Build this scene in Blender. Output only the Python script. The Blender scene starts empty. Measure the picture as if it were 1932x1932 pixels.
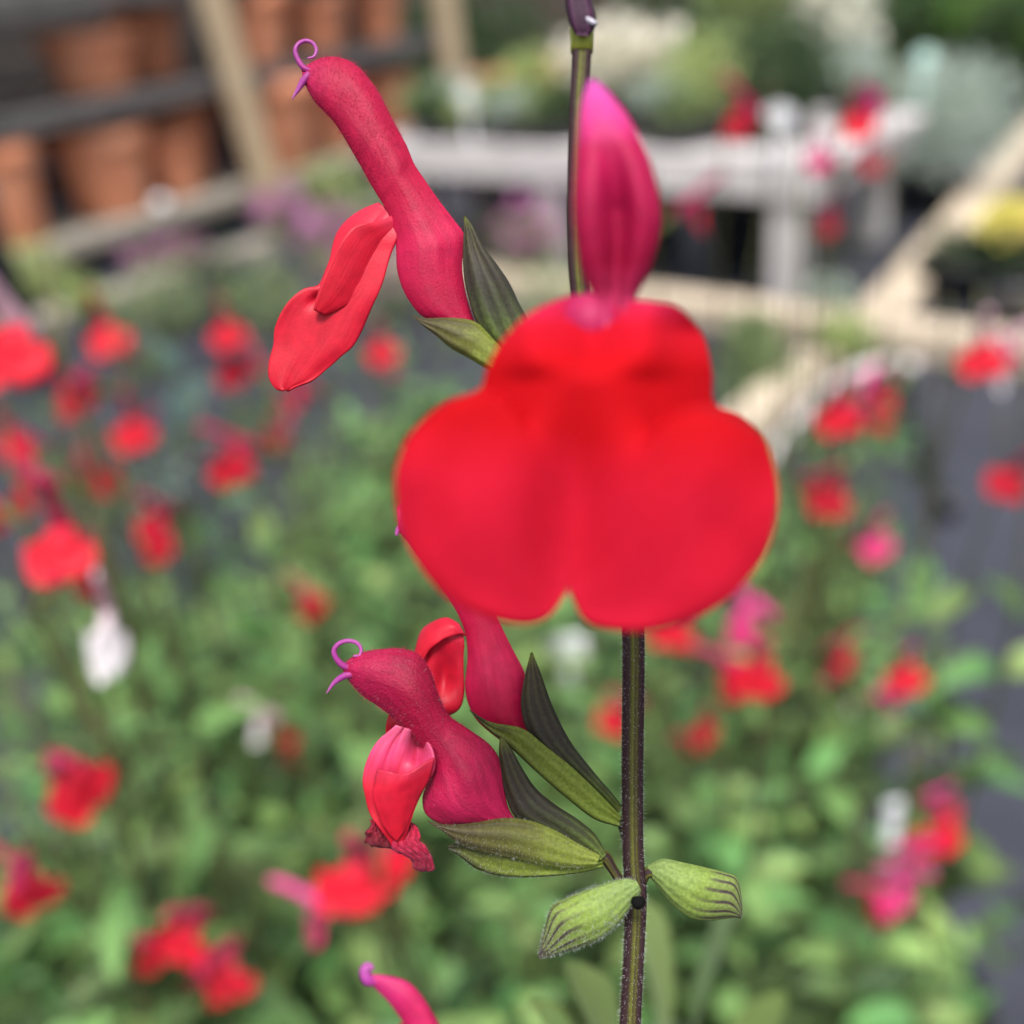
import bpy, math, random
import numpy as np
from mathutils import Vector, Matrix
random.seed(7); rng = np.random.default_rng(7)
scene = bpy.context.scene
COL = scene.collection
R_ = math.radians
# ------------------------------------------------------------------ camera
CAM_H, PITCH, ROLL = 0.8, R_(28), R_(5)
FPX, CEN = 2080.0, 966.0                     # focal length and centre in units of a 1932-wide frame
_f = np.array([0, math.cos(PITCH), -math.sin(PITCH)])
_u0 = np.array([0, math.sin(PITCH), math.cos(PITCH)]); _r0 = np.array([1.0, 0, 0])
_R = math.cos(ROLL)*_r0 - math.sin(ROLL)*_u0
_U = math.cos(ROLL)*_u0 + math.sin(ROLL)*_r0
_C = np.array([0, 0, CAM_H])
cd = bpy.data.cameras.new('camera'); cam = bpy.data.objects.new('camera', cd); COL.objects.link(cam)
cam.matrix_world = Matrix(((_R[0], _U[0], -_f[0], 0), (_R[1], _U[1], -_f[1], 0), (_R[2], _U[2], -_f[2], CAM_H), (0, 0, 0, 1)))
cd.sensor_width = 3.6; cd.lens = 3.6*FPX/1932.0
cd.clip_start = 0.005; cd.clip_end = 500
cd.dof.use_dof = True; cd.dof.focus_distance = 0.099; cd.dof.aperture_fstop = 1.22
scene.camera = cam
# ------------------------------------------------------------------ sky, sun, exposure (bright overcast)
SUN_EL, SUN_AZ = R_(66), R_(178)             # azimuth measured from +Y towards +X
w = bpy.data.worlds.new('World'); scene.world = w; w.use_nodes = True
nt = w.node_tree; nt.nodes.clear()
sky = nt.nodes.new('ShaderNodeTexSky'); sky.sky_type = 'NISHITA'; sky.sun_disc = False
sky.sun_elevation = SUN_EL; sky.sun_rotation = SUN_AZ; sky.dust_density = 4; sky.air_density = 1.0
hs = nt.nodes.new('ShaderNodeHueSaturation'); hs.inputs['Saturation'].default_value = 0.42
bg = nt.nodes.new('ShaderNodeBackground'); bg.inputs[1].default_value = 0.085
wo = nt.nodes.new('ShaderNodeOutputWorld')
nt.links.new(sky.outputs[0], hs.inputs['Color']); nt.links.new(hs.outputs[0], bg.inputs[0]); nt.links.new(bg.outputs[0], wo.inputs[0])
sl = bpy.data.lights.new('sun', 'SUN'); sl.energy = 1.5; sl.angle = R_(14); sl.color = (1.0, 0.965, 0.92)
so = bpy.data.objects.new('sun', sl); COL.objects.link(so)
_sd = Vector((math.sin(SUN_AZ)*math.cos(SUN_EL), math.cos(SUN_AZ)*math.cos(SUN_EL), math.sin(SUN_EL)))
so.rotation_euler = _sd.to_track_quat('Z', 'Y').to_euler(); so.location = (0, 0, 5)
vs = scene.view_settings; vs.view_transform = 'Standard'; vs.look = 'None'; vs.gamma = 1; vs.use_curve_mapping = False
vs.exposure = 1.52
scene.cycles.use_denoising = True
try: scene.cycles.denoiser = 'OPENIMAGEDENOISE'
except Exception: pass
scene.cycles.max_bounces = 6; scene.cycles.diffuse_bounces = 3; scene.cycles.caustics_reflective = False; scene.cycles.caustics_refractive = False; scene.cycles.transparent_max_bounces = 8

# ------------------------------------------------------------------ helpers
def pt(u, v, d):                              # a point seen at (u, v), d metres away along the view axis
    return _C + d*(_f + _R*(u-CEN)/FPX - _U*(v-CEN)/FPX)
def gnd(u, v, z=0.0):                         # the point at height z seen at (u, v)
    q = _f + _R*(u-CEN)/FPX - _U*(v-CEN)/FPX
    return _C + q*((z-CAM_H)/q[2])
def tag(o, label=None, cat=None, group=None, kind=None):
    if label: o['label'] = label
    if cat: o['category'] = cat
    if group: o['group'] = group
    if kind: o['kind'] = kind
    return o
def empty(name, loc, label, cat, group=None):
    o = bpy.data.objects.new(name, None); COL.objects.link(o); o.location = Vector(loc); o.empty_display_size = 0.05
    return tag(o, label, cat, group)
def mesh(name, V, Fc, mat, smooth=True, uv=None):
    me = bpy.data.meshes.new(name)
    me.from_pydata([tuple(map(float, p)) for p in V], [], [tuple(f) for f in Fc])
    if uv is not None:
        l = me.uv_layers.new(name='UVMap')
        vi = np.zeros(len(me.loops), dtype=np.int32); me.loops.foreach_get('vertex_index', vi)
        l.data.foreach_set('uv', np.asarray(uv, dtype=np.float32)[vi].ravel())
    if smooth: me.polygons.foreach_set('use_smooth', [True]*len(me.polygons))
    if mat: me.materials.append(mat)
    me.update(); return me
def obj(name, me, parent=None):
    o = bpy.data.objects.new(name, me); COL.objects.link(o); o.parent = parent; return o
def spline(P, n):                             # Catmull-Rom through the rows of P
    P = np.asarray(P, float); m = len(P)
    seg = np.r_[0, np.cumsum(np.maximum(np.linalg.norm(np.diff(P[:, :min(4, P.shape[1])], axis=0), axis=1), 1e-9))]
    t = np.linspace(0, seg[-1], n); out = np.zeros((n, P.shape[1]))
    E = np.vstack([2*P[0]-P[1], P, 2*P[-1]-P[-2]])
    idx = np.clip(np.searchsorted(seg, t, side='right')-1, 0, m-2)
    x = ((t-seg[idx])/(seg[idx+1]-seg[idx]))[:, None]
    p0, p1, p2, p3 = E[idx], E[idx+1], E[idx+2], E[idx+3]
    return .5*((2*p1)+(-p0+p2)*x+(2*p0-5*p1+4*p2-p3)*x*x+(-p0+3*p1-3*p2+p3)*x**3)
def grid_faces(nr, nc, wrap):
    Fc = []
    for i in range(nr-1):
        for j in range(nc if wrap else nc-1):
            k = (j+1) % nc
            Fc.append((i*nc+j, i*nc+k, (i+1)*nc+k, (i+1)*nc+j))
    return Fc
def tube_data(path, rad, ns=8, prof=None, cap=True, up=None):
    P = np.asarray(path, float); n = len(P); rad = np.broadcast_to(np.asarray(rad, float), (n,))
    T = np.gradient(P, axis=0); T /= np.linalg.norm(T, axis=1)[:, None]+1e-12
    a = np.asarray(up if up is not None else (0.13, -1, 0.2), float); V = []; UV = []
    for i in range(n):
        a = a-T[i]*(a@T[i]); a /= np.linalg.norm(a)+1e-12; b = np.cross(T[i], a)
        for j in range(ns):
            th = 2*math.pi*j/ns; r = rad[i]*(prof(th) if prof else 1)
            V.append(P[i]+r*(math.cos(th)*a+math.sin(th)*b)); UV.append((i/(n-1), j/ns))
    Fc = grid_faces(n, ns, True)
    if cap: Fc.append(tuple(range(ns-1, -1, -1))); Fc.append(tuple((n-1)*ns+j for j in range(ns)))
    return V, Fc, UV
class MB:                                     # joins several pieces into one mesh
    def __init__(s): s.V = []; s.F = []; s.UV = []
    def add(s, V, F, UV=None):
        o = len(s.V); s.V += [tuple(map(float, v)) for v in V]; s.F += [tuple(i+o for i in f) for f in F]
        s.UV += list(UV) if UV is not None else [(0.5, 0.5)]*len(V); return s
    def me(s, name, mat, smooth=True): return mesh(name, s.V, s.F, mat, smooth, s.UV)
def box_data(c, ax, ay, az, wob=0.0, bev=0.0):   # box at centre c with half-axis vectors, chamfered
    c, ax, ay, az = [np.asarray(q, float) for q in (c, ax, ay, az)]
    if bev <= 0:
        V = [c+sx*ax+sy*ay+sz*az for sz in (-1, 1) for sy in (-1, 1) for sx in (-1, 1)]
        return V, [(0, 2, 3, 1), (4, 5, 7, 6), (0, 1, 5, 4), (2, 6, 7, 3), (0, 4, 6, 2), (1, 3, 7, 5)], None
    lx, ly, lz = [np.linalg.norm(q) for q in (ax, ay, az)]; V = []; idx = {}
    for sx in (-1, 1):
        for sy in (-1, 1):
            for sz in (-1, 1):
                for k in range(3):
                    f = [1-bev/lx, 1-bev/ly, 1-bev/lz]; f[k] = 1
                    V.append(c+sx*f[0]*ax+sy*f[1]*ay+sz*f[2]*az); idx[(sx, sy, sz, k)] = len(V)-1
    F = []
    for k in range(3):
        o = [q for q in range(3) if q != k]
        for s in (-1, 1):
            L = []
            for a, b in ((-1, -1), (1, -1), (1, 1), (-1, 1)):
                g = [0, 0, 0]; g[k] = s; g[o[0]] = a; g[o[1]] = b; L.append(idx[(*g, k)])
            F.append(tuple(L))
    for k in range(3):                        # edges
        o = [q for q in range(3) if q != k]
        for a in (-1, 1):
            for b in (-1, 1):
                g1 = [0, 0, 0]; g1[o[0]] = a; g1[o[1]] = b; g2 = list(g1); g1[k] = -1; g2[k] = 1
                F.append((idx[(*g1, o[0])], idx[(*g2, o[0])], idx[(*g2, o[1])], idx[(*g1, o[1])]))
    for sx in (-1, 1):
        for sy in (-1, 1):
            for sz in (-1, 1): F.append(tuple(idx[(sx, sy, sz, k)] for k in range(3)))
    return V, F, None
def lathe_data(prof, ns=28):
    V = []; UV = []
    for i, (r, z) in enumerate(prof):
        for j in range(ns):
            th = 2*math.pi*j/ns; V.append((r*math.cos(th), r*math.sin(th), z)); UV.append((i/(len(prof)-1), j/ns))
    F = grid_faces(len(prof), ns, True)
    F.append(tuple(range(ns-1, -1, -1)))
    F.append(tuple((len(prof)-1)*ns+j for j in range(ns)))
    return V, F, UV

# ------------------------------------------------------------------ materials
def nodes(name):
    m = bpy.data.materials.new(name); m.use_nodes = True; t = m.node_tree
    b = t.nodes['Principled BSDF']; o = t.nodes['Material Output']
    return m, t, b, o
def ramp_node(t, stops):
    r = t.nodes.new('ShaderNodeValToRGB'); e = r.color_ramp.elements
    e[0].position, e[0].color = stops[0][0], (*stops[0][1], 1)
    e[1].position, e[1].color = stops[-1][0], (*stops[-1][1], 1)
    for p, c in stops[1:-1]: q = e.new(p); q.color = (*c, 1)
    return r
def mix(t, typ, fac, a, b):
    n = t.nodes.new('ShaderNodeMix'); n.data_type = 'RGBA'; n.blend_type = typ
    for s, v in ((n.inputs['Factor'], fac), (n.inputs['A'], a), (n.inputs['B'], b)):
        if hasattr(v, 'links'): t.links.new(v, s)
        elif isinstance(v, (int, float)): s.default_value = v
        else: s.default_value = (*v, 1)
    return n.outputs['Result']
def petal_mat(name, stops, vein=(0.5, 0.0, 0.05), vein_amt=0.35, vein_n=(3, 34), rough=0.55, sheen=0.35, sheen_tint=(1, .30, .45),
              transl=0.25, bump=0.25, mottle=.5, spec=0.3):
    m, t, b, o = nodes(name)
    uv = t.nodes.new('ShaderNodeUVMap'); sep = t.nodes.new('ShaderNodeSeparateXYZ'); t.links.new(uv.outputs[0], sep.inputs[0])
    rp = ramp_node(t, stops); t.links.new(sep.outputs[0], rp.inputs[0])
    mp = t.nodes.new('ShaderNodeMapping'); mp.inputs['Scale'].default_value = (vein_n[0], vein_n[1], 1); t.links.new(uv.outputs[0], mp.inputs[0])
    nz = t.nodes.new('ShaderNodeTexNoise'); nz.inputs['Scale'].default_value = 1.0; nz.inputs['Detail'].default_value = 3; t.links.new(mp.outputs[0], nz.inputs['Vector'])
    vr = ramp_node(t, [(0.42, (0, 0, 0)), (0.66, (1, 1, 1))]); t.links.new(nz.outputs[0], vr.inputs[0])
    mul = t.nodes.new('ShaderNodeMath'); mul.operation = 'MULTIPLY'; mul.inputs[1].default_value = vein_amt; t.links.new(vr.outputs[0], mul.inputs[0])
    c = mix(t, 'MIX', mul.outputs[0], rp.outputs[0], vein)
    tc = t.nodes.new('ShaderNodeTexCoord')
    n2 = t.nodes.new('ShaderNodeTexNoise'); n2.inputs['Scale'].default_value = 900; n2.inputs['Detail'].default_value = 4; t.links.new(tc.outputs['Object'], n2.inputs['Vector'])
    r2 = ramp_node(t, [(0.3, (.72, .72, .72)), (0.7, (1.15, 1.15, 1.15))]); t.links.new(n2.outputs[0], r2.inputs[0])
    c = mix(t, 'MULTIPLY', mottle, c, r2.outputs[0])
    t.links.new(c, b.inputs['Base Color'])
    b.inputs['Roughness'].default_value = rough; b.inputs['Specular IOR Level'].default_value = spec
    b.inputs['Sheen Weight'].default_value = sheen; b.inputs['Sheen Tint'].default_value = (*sheen_tint, 1); b.inputs['Sheen Roughness'].default_value = 0.5
    n3 = t.nodes.new('ShaderNodeTexNoise'); n3.inputs['Scale'].default_value = 5200; n3.inputs['Detail'].default_value = 2; t.links.new(tc.outputs['Object'], n3.inputs['Vector'])
    add = t.nodes.new('ShaderNodeMath'); add.operation = 'MULTIPLY_ADD'; add.inputs[1].default_value = 0.5
    t.links.new(n3.outputs[0], add.inputs[0]); t.links.new(nz.outputs[0], add.inputs[2])
    bp = t.nodes.new('ShaderNodeBump'); bp.inputs['Strength'].default_value = bump; bp.inputs['Distance'].default_value = 0.0003
    t.links.new(add.outputs[0], bp.inputs['Height']); t.links.new(bp.outputs[0], b.inputs['Normal'])
    tr = t.nodes.new('ShaderNodeBsdfTranslucent'); t.links.new(c, tr.inputs[0])
    ms = t.nodes.new('ShaderNodeMixShader'); ms.inputs[0].default_value = transl
    t.links.new(b.outputs[0], ms.inputs[1]); t.links.new(tr.outputs[0], ms.inputs[2]); t.links.new(ms.outputs[0], o.inputs[0])
    return m
def leafy_mat(name, c1, c2, rough=0.5, transl=0.35, scale=40, sheen=0.1, vary=0.25, spec=0.35):
    m, t, b, o = nodes(name)
    tc = t.nodes.new('ShaderNodeTexCoord'); oi = t.nodes.new('ShaderNodeObjectInfo')
    geo = t.nodes.new('ShaderNodeNewGeometry')
    nz = t.nodes.new('ShaderNodeTexNoise'); nz.inputs['Scale'].default_value = scale; nz.inputs['Detail'].default_value = 3
    t.links.new(geo.outputs['Position'], nz.inputs['Vector'])
    r = ramp_node(t, [(0.32, c1), (0.68, c2)]); t.links.new(nz.outputs[0], r.inputs[0])
    h = t.nodes.new('ShaderNodeHueSaturation')
    ma = t.nodes.new('ShaderNodeMapRange'); ma.inputs['To Min'].default_value = 1-vary*1.4; ma.inputs['To Max'].default_value = 1+vary*1.6
    mh = t.nodes.new('ShaderNodeMapRange'); mh.inputs['To Min'].default_value = 0.5-0.035; mh.inputs['To Max'].default_value = 0.5+0.03
    ad = t.nodes.new('ShaderNodeMath'); ad.operation = 'ADD'; t.links.new(oi.outputs['Random'], ad.inputs[0]); t.links.new(geo.outputs['Random Per Island'], ad.inputs[1])
    fr = t.nodes.new('ShaderNodeMath'); fr.operation = 'FRACT'; t.links.new(ad.outputs[0], fr.inputs[0])
    m7 = t.nodes.new('ShaderNodeMath'); m7.operation = 'MULTIPLY'; m7.inputs[1].default_value = 7.31; t.links.new(fr.outputs[0], m7.inputs[0])
    f2 = t.nodes.new('ShaderNodeMath'); f2.operation = 'FRACT'; t.links.new(m7.outputs[0], f2.inputs[0])
    t.links.new(fr.outputs[0], ma.inputs[0]); t.links.new(f2.outputs[0], mh.inputs[0])
    t.links.new(ma.outputs[0], h.inputs['Value']); t.links.new(mh.outputs[0], h.inputs['Hue']); t.links.new(r.outputs[0], h.inputs['Color'])
    t.links.new(h.outputs[0], b.inputs['Base Color'])
    b.inputs['Roughness'].default_value = rough; b.inputs['Sheen Weight'].default_value = sheen; b.inputs['Specular IOR Level'].default_value = spec
    tr = t.nodes.new('ShaderNodeBsdfTranslucent'); t.links.new(h.outputs[0], tr.inputs[0])
    ms = t.nodes.new('ShaderNodeMixShader'); ms.inputs[0].default_value = transl
    t.links.new(b.outputs[0], ms.inputs[1]); t.links.new(tr.outputs[0], ms.inputs[2]); t.links.new(ms.outputs[0], o.inputs[0])
    return m
def rough_mat(name, c1, c2, scale=8, rough=0.8, bump=0.3, stretch=(1, 1, 1), detail=6, spec=0.3, dist=0.004):
    m, t, b, o = nodes(name)
    tc = t.nodes.new('ShaderNodeTexCoord'); mp = t.nodes.new('ShaderNodeMapping'); mp.inputs['Scale'].default_value = stretch
    t.links.new(tc.outputs['Object'], mp.inputs[0])
    nz = t.nodes.new('ShaderNodeTexNoise'); nz.inputs['Scale'].default_value = scale; nz.inputs['Detail'].default_value = detail; nz.inputs['Roughness'].default_value = 0.62
    t.links.new(mp.outputs[0], nz.inputs['Vector'])
    r = ramp_node(t, [(0.3, c1), (0.7, c2)]); t.links.new(nz.outputs[0], r.inputs[0]); t.links.new(r.outputs[0], b.inputs['Base Color'])
    b.inputs['Roughness'].default_value = rough; b.inputs['Specular IOR Level'].default_value = spec
    bp = t.nodes.new('ShaderNodeBump'); bp.inputs['Strength'].default_value = bump; bp.inputs['Distance'].default_value = dist
    t.links.new(nz.outputs[0], bp.inputs['Height']); t.links.new(bp.outputs[0], b.inputs['Normal'])
    return m
def calyx_mat(name, stops, rib=(0.012, 0.006, 0.014), ribs=7, rib_amt=0.7, rib_lo=0.0, rib_hi=1.0, bump=0.8, transl=0.12, thin=.30):
    m, t, b, o = nodes(name)
    uv = t.nodes.new('ShaderNodeUVMap'); sep = t.nodes.new('ShaderNodeSeparateXYZ'); t.links.new(uv.outputs[0], sep.inputs[0])
    tc = t.nodes.new('ShaderNodeTexCoord')
    n1 = t.nodes.new('ShaderNodeTexNoise'); n1.inputs['Scale'].default_value = 700; n1.inputs['Detail'].default_value = 4; t.links.new(tc.outputs['Object'], n1.inputs['Vector'])
    sh = t.nodes.new('ShaderNodeMath'); sh.operation = 'MULTIPLY_ADD'; sh.inputs[1].default_value = 0.36; t.links.new(n1.outputs[0], sh.inputs[0])
    s0 = t.nodes.new('ShaderNodeMath'); s0.operation = 'SUBTRACT'; s0.inputs[1].default_value = 0.18; t.links.new(sep.outputs[0], s0.inputs[0]); t.links.new(s0.outputs[0], sh.inputs[2])
    rp = ramp_node(t, stops); t.links.new(sh.outputs[0], rp.inputs[0])
    wv = t.nodes.new('ShaderNodeMath'); wv.operation = 'MULTIPLY'; wv.inputs[1].default_value = ribs*2*math.pi; t.links.new(sep.outputs[1], wv.inputs[0])
    sn = t.nodes.new('ShaderNodeMath'); sn.operation = 'COSINE'; t.links.new(wv.outputs[0], sn.inputs[0])
    rr = ramp_node(t, [(thin, (0, 0, 0)), (min(.97, thin+.4), (1, 1, 1))])
    mr = t.nodes.new('ShaderNodeMapRange'); mr.inputs['From Min'].default_value = -1; t.links.new(sn.outputs[0], mr.inputs[0]); t.links.new(mr.outputs[0], rr.inputs[0])
    msk = ramp_node(t, [(max(0, rib_lo-0.06), (0, 0, 0)), (rib_lo+0.06, (1, 1, 1)), (rib_hi-0.12, (1, 1, 1)), (min(1, rib_hi+0.1), (0, 0, 0))]); t.links.new(sh.outputs[0], msk.inputs[0])
    f = t.nodes.new('ShaderNodeMath'); f.operation = 'MULTIPLY'; t.links.new(rr.outputs[0], f.inputs[0]); t.links.new(msk.outputs[0], f.inputs[1])
    f2 = t.nodes.new('ShaderNodeMath'); f2.operation = 'MULTIPLY'; f2.inputs[1].default_value = rib_amt; t.links.new(f.outputs[0], f2.inputs[0])
    c = mix(t, 'MIX', f2.outputs[0], rp.outputs[0], rib)
    n2 = t.nodes.new('ShaderNodeTexNoise'); n2.inputs['Scale'].default_value = 3500; n2.inputs['Detail'].default_value = 3; t.links.new(tc.outputs['Object'], n2.inputs['Vector'])
    r2 = ramp_node(t, [(0.3, (.7, .7, .7)), (0.7, (1.25, 1.25, 1.25))]); t.links.new(n2.outputs[0], r2.inputs[0])
    c = mix(t, 'MULTIPLY', 0.8, c, r2.outputs[0])
    t.links.new(c, b.inputs['Base Color']); b.inputs['Roughness'].default_value = 0.55; b.inputs['Specular IOR Level'].default_value = 0.2
    b.inputs['Sheen Weight'].default_value = 0.03; b.inputs['Sheen Tint'].default_value = (.8, .9, .7, 1)
    hb = t.nodes.new('ShaderNodeMath'); hb.operation = 'MULTIPLY_ADD'; hb.inputs[1].default_value = 0.35; t.links.new(n2.outputs[0], hb.inputs[0]); t.links.new(mr.outputs[0], hb.inputs[2])
    bp = t.nodes.new('ShaderNodeBump'); bp.inputs['Strength'].default_value = bump; bp.inputs['Distance'].default_value = 0.00025
    t.links.new(hb.outputs[0], bp.inputs['Height']); t.links.new(bp.outputs[0], b.inputs['Normal'])
    tr = t.nodes.new('ShaderNodeBsdfTranslucent'); t.links.new(c, tr.inputs[0])
    ms = t.nodes.new('ShaderNodeMixShader'); ms.inputs[0].default_value = transl
    t.links.new(b.outputs[0], ms.inputs[1]); t.links.new(tr.outputs[0], ms.inputs[2]); t.links.new(ms.outputs[0], o.inputs[0])
    return m
def plain(name, c, rough=0.5, spec=0.4, transl=0.0):
    m, t, b, o = nodes(name); b.inputs['Base Color'].default_value = (*c, 1)
    tc = t.nodes.new('ShaderNodeTexCoord'); nz = t.nodes.new('ShaderNodeTexNoise'); nz.inputs['Scale'].default_value = 60; nz.inputs['Detail'].default_value = 4
    t.links.new(tc.outputs['Object'], nz.inputs['Vector'])
    r = ramp_node(t, [(0.3, tuple(.85*x for x in c)), (0.7, tuple(min(1, 1.12*x) for x in c))]); t.links.new(nz.outputs[0], r.inputs[0]); t.links.new(r.outputs[0], b.inputs['Base Color'])
    b.inputs['Roughness'].default_value = rough; b.inputs['Specular IOR Level'].default_value = spec
    if transl:
        tr = t.nodes.new('ShaderNodeBsdfTranslucent'); t.links.new(r.outputs[0], tr.inputs[0])
        ms = t.nodes.new('ShaderNodeMixShader'); ms.inputs[0].default_value = transl
        t.links.new(b.outputs[0], ms.inputs[1]); t.links.new(tr.outputs[0], ms.inputs[2]); t.links.new(ms.outputs[0], o.inputs[0])
    return m
SC = (0.86, 0.012, 0.028); CR = (0.60, 0.010, 0.070); CRD = (0.42, 0.006, 0.055); PK = (0.80, 0.06, 0.22)
M = {}
M['galea'] = petal_mat('crimson_petal', [(0, (0.48, .018, .11)), (.12, (.44, .005, .055)), (.5, (.46, .004, .046)), (.66, (.55, .011, .075)), (.8, (.46, .004, .050)), (1, (.42, .004, .052))], vein=(.30, .002, .036), vein_amt=.35, vein_n=(3, 18), sheen=.04, bump=.3, transl=.32)
M['galea_old'] = petal_mat('crimson_petal_ageing', [(0, (.46, .008, .08)), (.3, (.33, .003, .038)), (.55, (.42, .004, .052)), (.75, (.57, .016, .09)), (1, (.42, .005, .068))], vein=(.20, .002, .03), vein_amt=.45, vein_n=(5, 20), sheen=.04, bump=.6, transl=.28)
M['galea_front'] = petal_mat('magenta_petal', [(0, (.55, .09, .42)), (.14, (.66, .05, .26)), (.28, (.42, .006, .070)), (.70, (.32, .003, .040)), (.88, (.48, .035, .12)), (1, (.60, .10, .22))], vein=(.24, .002, .032), vein_amt=.3, vein_n=(2, 14), sheen=.04, spec=.2)
M['lip'] = petal_mat('scarlet_petal', [(0, (.58, .030, .075)), (.2, (.57, .009, .034)), (1, (.56, .007, .024))], vein=(.44, .004, .02), vein_amt=.25, vein_n=(2, 16), sheen=.08, rough=.48, bump=.15)
M['lip_front'] = petal_mat('scarlet_lip_painted_shade', [(0, (.56, .035, .15)), (.05, (.56, .020, .08)), (.12, (.52, .006, .020)), (.2, (.50, .003, .007)), (.38, (.46, .003, .007)), (.52, (.54, .008, .028)), (1, (.54, .010, .036))], mottle=.15, transl=.3, vein=(.44, .004, .012), vein_amt=.35, vein_n=(2, 6), sheen=.0, rough=.8, bump=.1, spec=.08)  # fold shade and throat highlight put into colour: shoulders darker, lobes and throat pinker
M['lip_pink'] = petal_mat('pink_streaked_petal', [(0, (.66, .12, .25)), (.25, (.64, .05, .16)), (.5, (.58, .007, .032)), (1, (.44, .005, .02))], vein=(.46, .004, .016), vein_amt=.5, vein_n=(2, 12), sheen=.08, rough=.42, bump=.12)
M['petal_dry'] = petal_mat('withered_petal', [(0, (.32, .006, .03)), (.5, (.16, .005, .016)), (1, (.07, .004, .010))], vein=(.08, .004, .01), vein_amt=.6, vein_n=(5, 9), rough=.7, sheen=.1, transl=.08, bump=.8)
M['style'] = petal_mat('purple_style', [(0, (.42, .03, .20)), (.3, (.34, .035, .26)), (1, (.48, .12, .40))], vein=(.5, .1, .5), vein_amt=.2, sheen=.1, rough=.35, transl=.3)
M['calyx_dark'] = calyx_mat('dark_calyx', [(0, (.09, .10, .02)), (.14, (.045, .040, .018)), (.45, (.034, .030, .020)), (.70, (.050, .062, .022)), (1, (.12, .17, .035))], ribs=9, rib_amt=.5, rib=(.018, .011, .012), bump=.4)
M['calyx_olive'] = calyx_mat('olive_calyx', [(0, (.06, .045, .02)), (.25, (.075, .062, .020)), (.5, (.105, .105, .024)), (.75, (.15, .18, .030)), (1, (.18, .22, .036))], ribs=8, rib_amt=.3, rib_hi=.6, bump=.35)
M['calyx_green'] = calyx_mat('green_calyx', [(0, (.06, .06, .03)), (.25, (.14, .17, .03)), (1, (.20, .27, .04))], ribs=5, rib_amt=.4, rib_hi=.3, transl=.3)
M['bud'] = calyx_mat('striped_bud', [(0, (.06, .045, .045)), (.12, (.17, .21, .07)), (.5, (.22, .31, .06)), (1, (.22, .31, .10))], ribs=14, rib_amt=.95, rib_hi=.44, rib=(.055, .03, .045), transl=.25, thin=.58, bump=.22)
M['hair'] = plain('pale_hair', (.55, .58, .56), .5, .3, .4)
M['hair_red'] = plain('crimson_hair', (.62, .04, .14), .5, .2, .6)
M['dark_scar'] = plain('dark_node_scar', (.006, .006, .006), .9, .05)
M['node_ring'] = plain('yellow_green_ring', (.30, .33, .04), .5, .3, .2)
M['bead'] = plain('clear_bead', (.35, .33, .38), .12, .8)
def stem_mat():
    m, t, b, o = nodes('square_stem')
    uv = t.nodes.new('ShaderNodeUVMap'); sep = t.nodes.new('ShaderNodeSeparateXYZ'); t.links.new(uv.outputs[0], sep.inputs[0])
    a = t.nodes.new('ShaderNodeMath'); a.operation = 'MULTIPLY'; a.inputs[1].default_value = 8*math.pi; t.links.new(sep.outputs[1], a.inputs[0])
    c = t.nodes.new('ShaderNodeMath'); c.operation = 'COSINE'; t.links.new(a.outputs[0], c.inputs[0])
    tc = t.nodes.new('ShaderNodeTexCoord'); nz = t.nodes.new('ShaderNodeTexNoise'); nz.inputs['Scale'].default_value = 1500; nz.inputs['Detail'].default_value = 4
    t.links.new(tc.outputs['Object'], nz.inputs['Vector'])
    ad = t.nodes.new('ShaderNodeMath'); ad.operation = 'MULTIPLY_ADD'; ad.inputs[1].default_value = .5; t.links.new(nz.outputs[0], ad.inputs[0]); t.links.new(c.outputs[0], ad.inputs[2])
    mr = t.nodes.new('ShaderNodeMapRange'); mr.inputs['From Min'].default_value = -.75; mr.inputs['From Max'].default_value = 1.25; t.links.new(ad.outputs[0], mr.inputs[0])
    r = ramp_node(t, [(0.0, (.030, .014, .018)), (.45, (.034, .020, .016)), (.72, (.062, .058, .015)), (1, (.10, .105, .020))]); t.links.new(mr.outputs[0], r.inputs[0])
    t.links.new(r.outputs[0], b.inputs['Base Color']); b.inputs['Roughness'].default_value = .6; b.inputs['Specular IOR Level'].default_value = .15
    bp = t.nodes.new('ShaderNodeBump'); bp.inputs['Strength'].default_value = .5; bp.inputs['Distance'].default_value = .0002
    t.links.new(nz.outputs[0], bp.inputs['Height']); t.links.new(bp.outputs[0], b.inputs['Normal'])
    return m
M['stem'] = stem_mat()
M['leaf'] = leafy_mat('sage_leaf', (.055, .125, .034), (.17, .30, .092), scale=22, vary=.55, transl=.32)
M['leaf_bright'] = leafy_mat('fresh_sage_leaf', (.17, .30, .09), (.22, .36, .11), scale=60, vary=.15)
M['leaf_blue'] = leafy_mat('glaucous_leaf', (.16, .25, .22), (.26, .36, .34), scale=25, vary=.2)
M['leaf_grey'] = leafy_mat('silver_leaf', (.32, .40, .33), (.50, .57, .50), scale=20, vary=.3)
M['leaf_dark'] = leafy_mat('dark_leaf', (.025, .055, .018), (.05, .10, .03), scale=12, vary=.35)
M['leaf_hedge'] = leafy_mat('hedge_leaf', (.04, .095, .014), (.13, .26, .035), scale=6, vary=.4)
M['leaf_lime'] = leafy_mat('lime_leaf', (.26, .35, .10), (.46, .54, .22), scale=20, vary=.3)
M['leaf_mid'] = leafy_mat('mid_leaf', (.14, .21, .08), (.28, .36, .16), scale=15, vary=.35)
M['cream'] = leafy_mat('cream_blossom', (.70, .66, .54), (.86, .83, .72), scale=30, vary=.15)
M['white_petal'] = petal_mat('white_petal', [(0, (.80, .55, .62)), (.3, (.85, .80, .82)), (1, (.88, .86, .86))], vein=(.85, .6, .66), vein_amt=.25, sheen=.1)
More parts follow.
